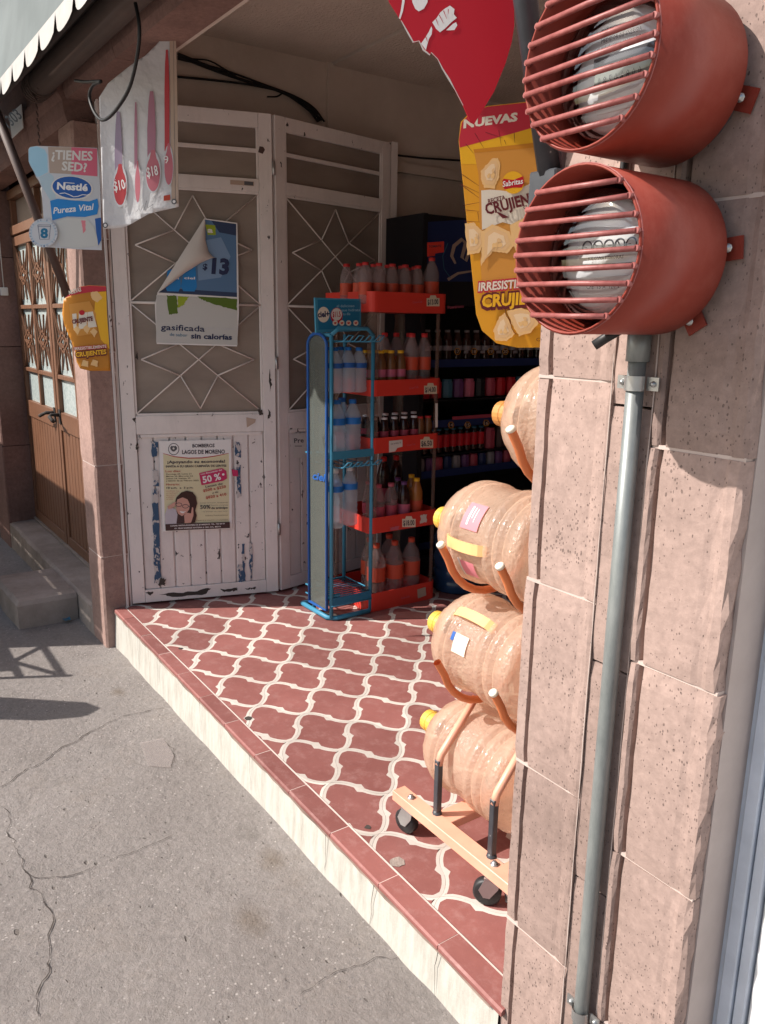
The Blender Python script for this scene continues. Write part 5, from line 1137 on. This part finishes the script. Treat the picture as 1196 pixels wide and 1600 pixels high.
s.text('$11.5', *g7(298, 275), *g7(362, 272), 8, M['coke'], bold=.03); s.text('el delicioso', *g7(330, 200), *g7(468, 198), 4.2, M['sky_']); s.text('que hidrata', *g7(365, 232), *g7(512, 230), 4.2, M['sky_']); s.text('tu día', *g7(378, 262), *g7(436, 260), 4.2, M['sky_'])
for x_ in (318, 370, 422, 478): s.disc('small_disc', *g7(x_, 322), 4.1, 4.3, M['cream'], n=14); s.poly('small_mark', [g7(x_-12, 318), g7(x_+12, 314), g7(x_+6, 330), g7(x_-6, 330)], M['redtray'])

def bottle(kind, h, r, body, cap, label=None, lab=(.35, .62), ribs=False, name='bottle'):
    "a master bottle standing at the origin: parts body, cap, label"
    root = link(bpy.data.objects.new(name, None)); root.empty_display_size = .02
    nk = .0135 if r < .04 else .015
    P = [(.0001, .004), (r*.75, 0), (r*.97, .006)]
    if ribs:
        for k in range(6): z = .02+k*(h*.62-.02)/6; P += [(r, z), (r*.93, z+.012)]
        P += [(r, h*.62)]
    else: P += [(r, h*.08), (r*.985, h*.3), (r*.90, h*.42), (r, h*.54), (r, h*.62)]
    P += [(r*.96, h*.70), (r*.78, h*.79), (nk*1.25, h*.89), (nk, h*.92), (nk, h*.935)]
    b = B(); b.lathe(P, (0, 0, 0), 'Z', 14); b.put('body', M[body], root)
    b = B(); b.lathe([(nk*1.15, h*.925), (nk*1.18, h*.995), (nk*.9, h), (.0001, h)], (0, 0, 0), 'Z', 10); b.put('cap', M[cap], root)
    if label:
        b = B(); b.lathe([(r*1.012, h*lab[0]), (r*1.014, h*lab[1])], (0, 0, 0), 'Z', 14); b.put('label_band', M[label], root)
    return root
ORD = ['first', 'second', 'third', 'fourth', 'fifth', 'sixth', 'seventh', 'eighth', 'ninth', 'tenth', 'eleventh', 'twelfth', 'thirteenth', 'fourteenth']
def place_label(label, p, places):
    xs_ = sorted({round(q[0], 3) for q in places}, reverse=True); row = sorted([q for q in places if round(q[0], 3) == round(p[0], 3)], key=lambda q: q[1])
    a = '' if len(xs_) == 1 else (' front row' if round(p[0], 3) == xs_[0] else (' back row' if round(p[0], 3) == xs_[-1] else ' middle row'))
    if len(xs_) > 3: a = ' front row' if p[0] > xs_[0]-.03 else ' back row'
    if len(row) == 1: return label+(',' if a else '')+a
    return label+', '+ORD[row.index(p)]+' from left'+a
def setb(master, places, label, group, cat='bottle', flip=False):
    for i, p in enumerate(places):
        o = master if i == 0 else copy_tree(master)
        o.location = p; tag(o, place_label(label, p, places), cat, group)
        o.rotation_euler.z = rnd.uniform(0, 6.28)
setb(bottle('w', .205, .037, 'petwater', 'capbl', 'nblue', (.55, .66), True, 'water_bottle'), [(XR1-.05, YR0+.055, 1.085), (XR1-.05, YR0+.125, 1.087), (XR1-.05, YR0+.185, 1.085), (XR1-.13, YR0+.055, 1.085), (XR1-.13, YR0+.135, 1.085)], 'water bottle hanging high in the blue rack', 'water bottles in the blue rack')
setb(bottle('w', .258, .040, 'petwater', 'capbl', 'capbl', (.56, .68), True, 'water_bottle'), [(XR1-.055, YR0+.07, .795), (XR1-.055, YR0+.155, .795), (XR1-.14, YR0+.065, .795), (XR1-.14, YR0+.15, .795)], 'water bottle on middle shelf of blue rack', 'water bottles in the blue rack')
setb(bottle('w', .285, .038, 'petwater', 'capw', 'capbl', (.62, .72), True, 'water_bottle'), [(XR1-.045, YR0+.055, .45), (XR1-.045, YR0+.135, .455), (XR1-.13, YR0+.09, .452)], 'long water bottle on low hooks of blue rack', 'water bottles in the blue rack')

# ================================================================== RED SODA RACK
XS0, XS1, YS0, YS1 = -3.455, -3.10, 1.075, 1.495
rr_ = thing('soda_rack', 'red five tray soda rack with clear corner posts and price tags', 'display rack', ((XS0+XS1)/2, (YS0+YS1)/2, 0))
def rrect(x0, x1, y0, y1, r_=.03):
    P = []
    for cx_, cy_, a0 in ((x1-r_, y1-r_, 0), (x0+r_, y1-r_, 90), (x0+r_, y0+r_, 180), (x1-r_, y0+r_, 270)):
        for k in range(5): a = rad(a0+22.5*k); P.append((cx_+r_*math.cos(a), cy_+r_*math.sin(a)))
    return P
ZT = [(0.0, .095), (.402, .481), (.795, .870), (1.066, 1.141), (1.450, 1.540)]
for i, (z0, z1) in enumerate(ZT):
    e = .012 if i == 4 else 0
    Po = rrect(XS0-e*5, XS1+e, YS0-e, YS1+e); Pi = rrect(XS0-e*5+.004, XS1+e-.004, YS0-e+.004, YS1+e-.004); n_ = len(Po); b = B()
    vs = [Vector((*p, z0)) for p in Po]+[Vector((*p, z1)) for p in Po]+[Vector((*p, z1)) for p in Pi]+[Vector((*p, z0+.012)) for p in Pi]
    b.add(vs, [(k, (k+1) % n_, n_+(k+1) % n_, n_+k) for k in range(n_)]+[(n_+k, n_+(k+1) % n_, 2*n_+(k+1) % n_, 2*n_+k) for k in range(n_)]+[(2*n_+k, 2*n_+(k+1) % n_, 3*n_+(k+1) % n_, 3*n_+k) for k in range(n_)]+[tuple(range(n_))[::-1], tuple(range(3*n_, 4*n_))])
    b.put('tray', M['redtray'], rr_)
for i in range(4):
    z0, z1 = ZT[i][1]-.04, ZT[i+1][0]
    for cx_, cy_ in ((XS1-.032, YS0+.030), (XS1-.030, YS1-.032), (XS0+.032, YS0+.03), (XS0+.03, YS1-.03)):
        sx = 1 if cx_ > -3.3 else -1; sy = -1 if cy_ < 1.3 else 1
        P = [(cx_+sx*.026, cy_-sy*.012)]+[(cx_+sx*.026*math.cos(rad(a)), cy_+sy*.026*math.sin(rad(a))) for a in (0, 30, 60, 90)]+[(cx_-sx*.012, cy_+sy*.026)]
        b = B(); vs = [Vector((*p, z0)) for p in P]+[Vector((*p, z1)) for p in P]; n_ = len(P); b.add(vs, [(k, k+1, n_+k+1, n_+k) for k in range(n_-1)], 0, True); b.put('corner_post', M['acr'], rr_)
s = Sign(rr_, (XS1+.0008, 0, 0), (1, 0, 0)); s.k = 0; st5 = Sign(rr_, (XS1+.0135, 0, 0), (1, 0, 0)); st5.k = 0
def price(sg_, cx_, cy_, w_, h_, tx_, mt='prtag'):
    sg_.poly('price_tag', [(cx_-w_/2, cy_+h_/2), (cx_-w_/2, cy_-h_*.25), (cx_-w_*.28, cy_-h_*.25), (cx_-w_*.2, cy_-h_*.5), (cx_+w_*.2, cy_-h_*.5), (cx_+w_*.28, cy_-h_*.25), (cx_+w_/2, cy_-h_*.25), (cx_+w_/2, cy_+h_/2)], M[mt])
    sg_.text(tx_, cx_-w_*.42, cy_+h_*.36, cx_+w_*.42, cy_+h_*.30, h_*.46, M['txt'], bold=.03)
price(st5, 677, 470, 20, 17, '$13.00'); st5.text('Coca-Cola', 645, 474, 660, 473, 3.5, M['pinkb'], shear=.3)
price(s, 673, 607, 20, 17, '$14.00'); s.text('Coca-Cola', 640, 608, 654, 606, 3.5, M['pinkb'], shear=.3)
price(s, 667, 691, 20, 17, '$6.50'); s.poly('price_tag', [(608, 689), (629, 687), (629, 698), (621, 700), (618, 705), (608, 707)], M['offw']); s.text('con envase 14', 611, 695, 627, 693, 3.5, M['txt']); s.text('Coca-Cola', 636, 697, 649, 695, 3, M['pinkb'], shear=.3)
price(s, 639, 815, 21, 17, '$18.00', 'cream'); s.poly('worn_sticker', ragged([(657, 805), (667, 803), (667, 815), (657, 818)], 1), M['paper']); s.poly('worn_sticker', ragged([(609, 824), (624, 822), (622, 828), (610, 829)], 1), M['pinkb'])
s.poly('worn_sticker', [(652, 921), (665, 917), (666, 930), (653, 935)], M['tan']); s.text('Coca-Cola', 627, 936, 640, 933, 3.5, M['pinkb'], shear=.3)
s.poly('small_strip', [(680, 630), (684, 630), (684, 667), (680, 668)], M['offw'])
def ys(n_, a=.045, b_=.375): return [YS0+a+(b_-a)*k/max(1, n_-1) for k in range(n_)]
zt = ZT[4][0]+.014
setb(bottle('c', .185, .031, 'pet', 'capred', 'labor', (.22, .52), name='soda_bottle'), [(XS1-.06, y, zt+.02) for y in ys(5, .0, .30)]+[(XS1-.14, y, zt+.02) for y in ys(5, .02, .34)]+[(XS1-.22, y, zt+.02) for y in ys(5, .0, .36)], 'red labelled soda bottle on the red rack top tray', 'soda bottles on the top tray')
setb(bottle('c', .225, .037, 'pet', 'capred', 'labor', (.22, .5), name='soda_bottle'), [(XS1-.05, YS0+.375, zt+.02)], 'tallest soda bottle at the right end of the red rack top tray', 'soda bottles on the top tray')
zt = ZT[3][0]+.014
setb(bottle('c', .175, .026, 'petamber', 'capyl', 'bottpk', (.3, .5), name='juice_bottle'), [(XS1-.05, YS0+.03+k*.057, zt+.02) for k in range(4)]+[(XS1-.12, YS0+.05+k*.057, zt+.02) for k in range(3)], 'small yellow capped bottle on the second tray', 'bottles on the second tray')
setb(bottle('c', .255, .034, 'pet', 'capred', 'labor', (.32, .56), name='soda_bottle'), [(XS1-.06, YS0+.275, zt+.02), (XS1-.06, YS0+.35, zt+.02), (XS1-.17, YS0+.19, zt+.02), (XS1-.17, YS0+.26, zt+.02), (XS1-.17, YS0+.34, zt+.02)], 'tall red capped soda bottle on the second tray', 'bottles on the second tray')
zt = ZT[2][0]+.014
setb(bottle('c', .13, .024, 'petdark', 'capw', 'labpk', (.3, .5), name='juice_bottle'), [(XS1-.05, YS0+.05+k*.060, zt+.02) for k in range(5)]+[(XS1-.12, YS0+.05+k*.058, zt+.03) for k in range(6)], 'small white capped bottle on the middle tray', 'small bottles on the middle tray')
setb(bottle('c', .125, .023, 'petamber', 'capred', None, name='juice_bottle'), [(XS1-.045, YS0+.325, zt+.02), (XS1-.045, YS0+.375, zt+.02)], 'small red capped bottle on the middle tray', 'small bottles on the middle tray')
zt = ZT[1][0]+.014
setb(bottle('c', .215, .033, 'pet', 'pinkb', 'labpk', (.25, .5), name='soda_bottle'), [(XS1-.06, YS0+.09, zt), (XS1-.06, YS0+.165, zt), (XS1-.16, YS0+.10, zt)], 'clear pinkish capped bottle on the fourth tray', 'bottles on the fourth tray')
setb(bottle('c', .215, .034, 'petdark', 'purple', 'bottpk', (.25, .48), name='soda_bottle'), [(XS1-.06, YS0+.245, zt), (XS1-.16, YS0+.28, zt)], 'dark bottle with pink label on the fourth tray', 'bottles on the fourth tray')
setb(bottle('c', .225, .032, 'petorange', 'capyl', 'labor', (.2, .5), name='soda_bottle'), [(XS1-.06, YS0+.325, zt), (XS1-.15, YS0+.36, zt)], 'orange drink bottle on the fourth tray', 'bottles on the fourth tray')
setb(bottle('c', .31, .036, 'petdark', 'capred', 'labpk', (.25, .48), name='soda_bottle'), [(XS1-.26, YS0+.26, zt), (XS1-.26, YS0+.34, zt)], 'tall dark bottle behind others on the fourth tray', 'bottles on the fourth tray')
zt = .014
setb(bottle('c', .31, .048, 'pet', 'labor', 'labor', (.38, .62), name='soda_bottle'), [(XS1-.085, YS0+.10, zt), (XS1-.08, YS0+.21, zt), (XS1-.085, YS0+.32, zt), (XS1-.2, YS0+.14, zt), (XS1-.2, YS0+.26, zt)], 'big orange labelled bottle in the bottom tray', 'bottles in the bottom tray')
pc = thing('price_card', 'small red price card standing behind the tallest bottle on the red rack', 'price card', at(680, 398, 0, -3.16)); s = Sign(pc, (-3.16, 0, 0), (1, 0, 0)); s.k = 1
s.poly('card', [(668, 379), (694, 377), (694, 394), (680, 396), (680, 400), (668, 401)], M['redtray'], th=.001); s.text('TOMATE', 670, 387, 690, 386, 3.6, M['txt'], bold=.02)

# ================================================================== FRIDGE + BACK OF SHOP
XF = -3.42
fg = thing('display_fridge', 'dark drinks fridge with a blue header and lit price discs behind the red rack', 'fridge', (XF-.3, 2.3, 0))
b = B(); b.box((XF-.45, 1.62, 0), (XF-.42, 3.4, 1.95)); b.box((XF-.45, 1.60, 0), (XF, 1.63, 1.95)); b.box((XF-.45, 3.4, 0), (XF, 3.43, 1.95)); b.box((XF-.419, 1.631, 0), (XF, 3.399, .12)); b.box((XF-.419, 1.631, 1.50), (XF-.02, 3.399, 1.95)); b.put('cabinet', M['fridge'], fg)
s = Sign(fg, (XF-.0195, 0, 0), (1, 0, 0)); s.k = 1
s.poly('header', [(664, 347), (870, 335), (870, 440), (664, 440)], M['fblue'])
s.line('script_letter', [(712, 412), (706, 400), (710, 384), (722, 374), (728, 380), (722, 402), (728, 408), (738, 382), (744, 380), (738, 404), (744, 412), (756, 392), (766, 380)], [3, 5, 6, 6, 6, 5, 5, 6, 6, 5, 5, 4, 3], M['tan']); s.line('script_swash', [(700, 437), (716, 427), (735, 424), (760, 420)], [5, 4, 3, 1], M['tan']); s.line('header_arc', [(700, 380), (692, 400), (694, 420), (704, 434)], 1.2, M['cyanb'])
for z in (.17, .58, .86, 1.19):
    B().box((XF-.40, 1.635, z), (XF-.03, 3.395, z+.008)).put('shelf', M['fridge'], fg); B().box((XF-.03, 1.635, z-.02), (XF-.026, 3.395, z+.022)).put('shelf_rail', M['fblue'], fg)
s = Sign(fg, (XF-.024, 0, 0), (1, 0, 0))
for x_, y_, t_ in ((715, 549, '17'), (741, 549, '18'), (767, 549, '19'), (790, 549, '20'), (705, 664, '14'), (731, 664, '15'), (760, 661, '16')):
    s.k = 1; s.disc('price_disc', x_, y_, 5.2, 5.6, M['amber'], n=6); s.disc('price_disc_field', x_, y_, 4.4, 4.8, M['fridge'], n=6); s.text(t_, x_-3.3, y_+2.5, x_+3.3, y_+2.5, 5, M['tan'], bold=.03)
for x_ in (728, 754, 779, 805): s.k = 1; s.poly('shelf_tag', [(x_-3, 548), (x_+4, 547), (x_+4, 552), (x_-3, 552)], M['fwhite'])
s.k = 1; s.poly('red_strip', [(707, 651), (795, 645), (795, 650), (707, 656)], M['labpk']); s.text('Powerade', 700, 483, 725, 480, 5, M['bottpk'], bold=.02)
def pack(name, lab_, grp, mats, z, h, w_, ys0, n_, dx=.09):
    for k in range(n_):
        y_ = ys0+k*(w_+.006); b = B(); P = [(XF-.06-w_*.35*(1-math.cos(a)*0)+w_*.42*math.cos(a), y_+w_*.48*math.sin(a)) for a in [i*math.pi/4+.39 for i in range(8)]]
        b.prism(P, z+.009, z+h*.86); b.prism([(p[0]*.0+(XF-.06-w_*.35)+(p[0]-(XF-.06-w_*.35))*.85, y_+(p[1]-y_)*.85) for p in P], z+h*.86, z+h)
        o = b.put(name, M[mats[k % len(mats)]]); tag(o, lab_+', '+ORD[k]+' from left', 'packet', grp)
pack('drink_can', 'drink can on the upper shelf of the dark fridge', 'cans on the upper fridge shelf', ['coke', 'coke', 'cyanb', 'purple', 'bottpk', 'fridge', 'labpk'], .99, .11, .075, 1.70, 10)
B().box((XF-.40, 1.635, .982), (XF-.03, 3.395, .99)).put('shelf', M['fridge'], fg)
setb(bottle('f', .17, .028, 'petdark', 'fwhite', 'fwhite', (.35, .5), name='fridge_bottle'), [(XF-.07, 1.70+k*.07, 1.2) for k in range(14)], 'dark bottle on the top fridge shelf', 'bottles on the top fridge shelf')
setb(bottle('f', .14, .022, 'petdark', 'cyanb', 'coke', (.25, .75), name='fridge_bottle'), [(XF-.06, 1.69+k*.052, .69) for k in range(9)], 'slim red bottle on the lower fridge shelf', 'red bottles on the lower fridge shelf')
pack('drink_carton', 'dark carton on the lower shelf of the fridge', 'cartons on the lower fridge shelf', ['labpk', 'dkbr', 'bagor', 'fblue'], .68, .13, .08, 2.2, 6)
B().box((XF-.40, 1.635, .68), (XF-.03, 3.395, .688)).put('shelf', M['fridge'], fg)
pack('drink_can', 'dim can on the bottom shelf of the fridge', 'cans on the bottom fridge shelf', ['fwhite', 'purple', 'labpk', 'fblue'], .585, .08, .06, 1.68, 12)
# blue jugs on the floor
bj = thing('blue_water_jug', 'dark blue water jug standing on the floor behind the red rack', 'water jug', (-3.17, 1.70, 0), 'blue jugs on the floor')
b = B(); b.lathe([(.0001, .004), (.12, 0), (.134, .012), (.134, .06), (.128, .07), (.134, .08), (.134, .12), (.128, .13), (.134, .14), (.134, .20), (.127, .212), (.127, .25), (.134, .262), (.134, .30), (.12, .33), (.08, .365), (.03, .385), (.026, .41)], (-3.17, 1.70, 0), 'Z', 32); b.put('body', M['bluejug'], bj)
b = B(); b.lathe([(.029, .395), (.029, .43), (.0001, .432)], (-3.17, 1.70, 0), 'Z', 16); b.put('cap', M['capbl'], bj)
for p_ in ((-2.98, 2.1, 0), (-2.85, 2.45, 0), (-3.17, 2.02, 0)):
    o = copy_tree(bj, p_); tag(o, {(-2.98): 'dark blue water jug on the floor between the fridge and the jug trolley', (-2.85): 'dark blue water jug deep in the shop behind the jug trolley', (-3.17): 'dark blue water jug on the floor against the fridge'}[p_[0]])
# unseen cart, added and shaped to cast shade on the wooden door and pavement
ct = thing('street_cart', 'slatted street cart parked on the sidewalk outside the wooden door', 'cart', (-6.4, -1.4, -.25))
for za, zb in ((.25, .60), (.603, 1.13), (1.175, 1.46), (1.49, 1.80)): B().box((-8.6, -1.29, za), (-4.61, -1.25, zb)).put('side_board', M['galv'], ct)
for k in range(12): B().box((-8.6+k*.345, -1.30, -.05), (-8.55+k*.345, -1.26, 1.80)).put('post', M['galv'], ct)
B().box((-8.6, -1.88, .3), (-4.61, -1.295, .36)).put('deck', M['wood'], ct); B().box((-8.6, -1.9, .3), (-4.61, -1.881, 1.3)).put('side_board', M['galv'], ct)
b = B()
for p_, q_ in (((-4.61, .50), (-4.17, .50)), ((-4.61, .83), (-4.17, .83)), ((-4.17, .46), (-4.17, .86)), ((-4.61, .50), (-4.17, .83)), ((-4.61, .83), (-4.17, .50)), ((-4.61, .66), (-4.17, .66))): b.tube([(p_[0], -1.27, p_[1]), (q_[0], -1.27, q_[1])], .014, 8)
b.put('end_rail', M['steel'], ct)  # crossed bars added for their lattice shadow on the pavement
b = B(); P_ = [(-3.96, .18), (-3.76, .18), (-3.70, .45), (-3.66, .66), (-3.68, .80), (-3.75, .86), (-3.82, .82), (-3.88, .64), (-3.94, .45)]; b.slab([(x_, -1.27, z_) for x_, z_ in P_], (0, -1, 0), .03); b.tube([(-4.17, -1.27, .28), (-3.80, -1.28, .26)], .02, 8); b.put('pull_handle', M['wood'], ct)  # unseen paddle, shaped for the rounded shadow on the pavement
for x_ in (-5.1, -7.8):
    b = B(); b.lathe([(.0001, 0), (.27, 0), (.28, .02), (.28, .04), (.27, .06), (.0001, .06)], (x_, -1.42, .05), '-Y', 28); b.put('wheel', M['black'], ct)
S.render.film_transparent = False
print('tiles', nt_, 'objects', len(bpy.data.objects))

for o_ in bpy.data.objects:
    if o_.get('label') and len(o_['label'].split()) > 16: print('LONG', len(o_['label'].split()), o_['label'])
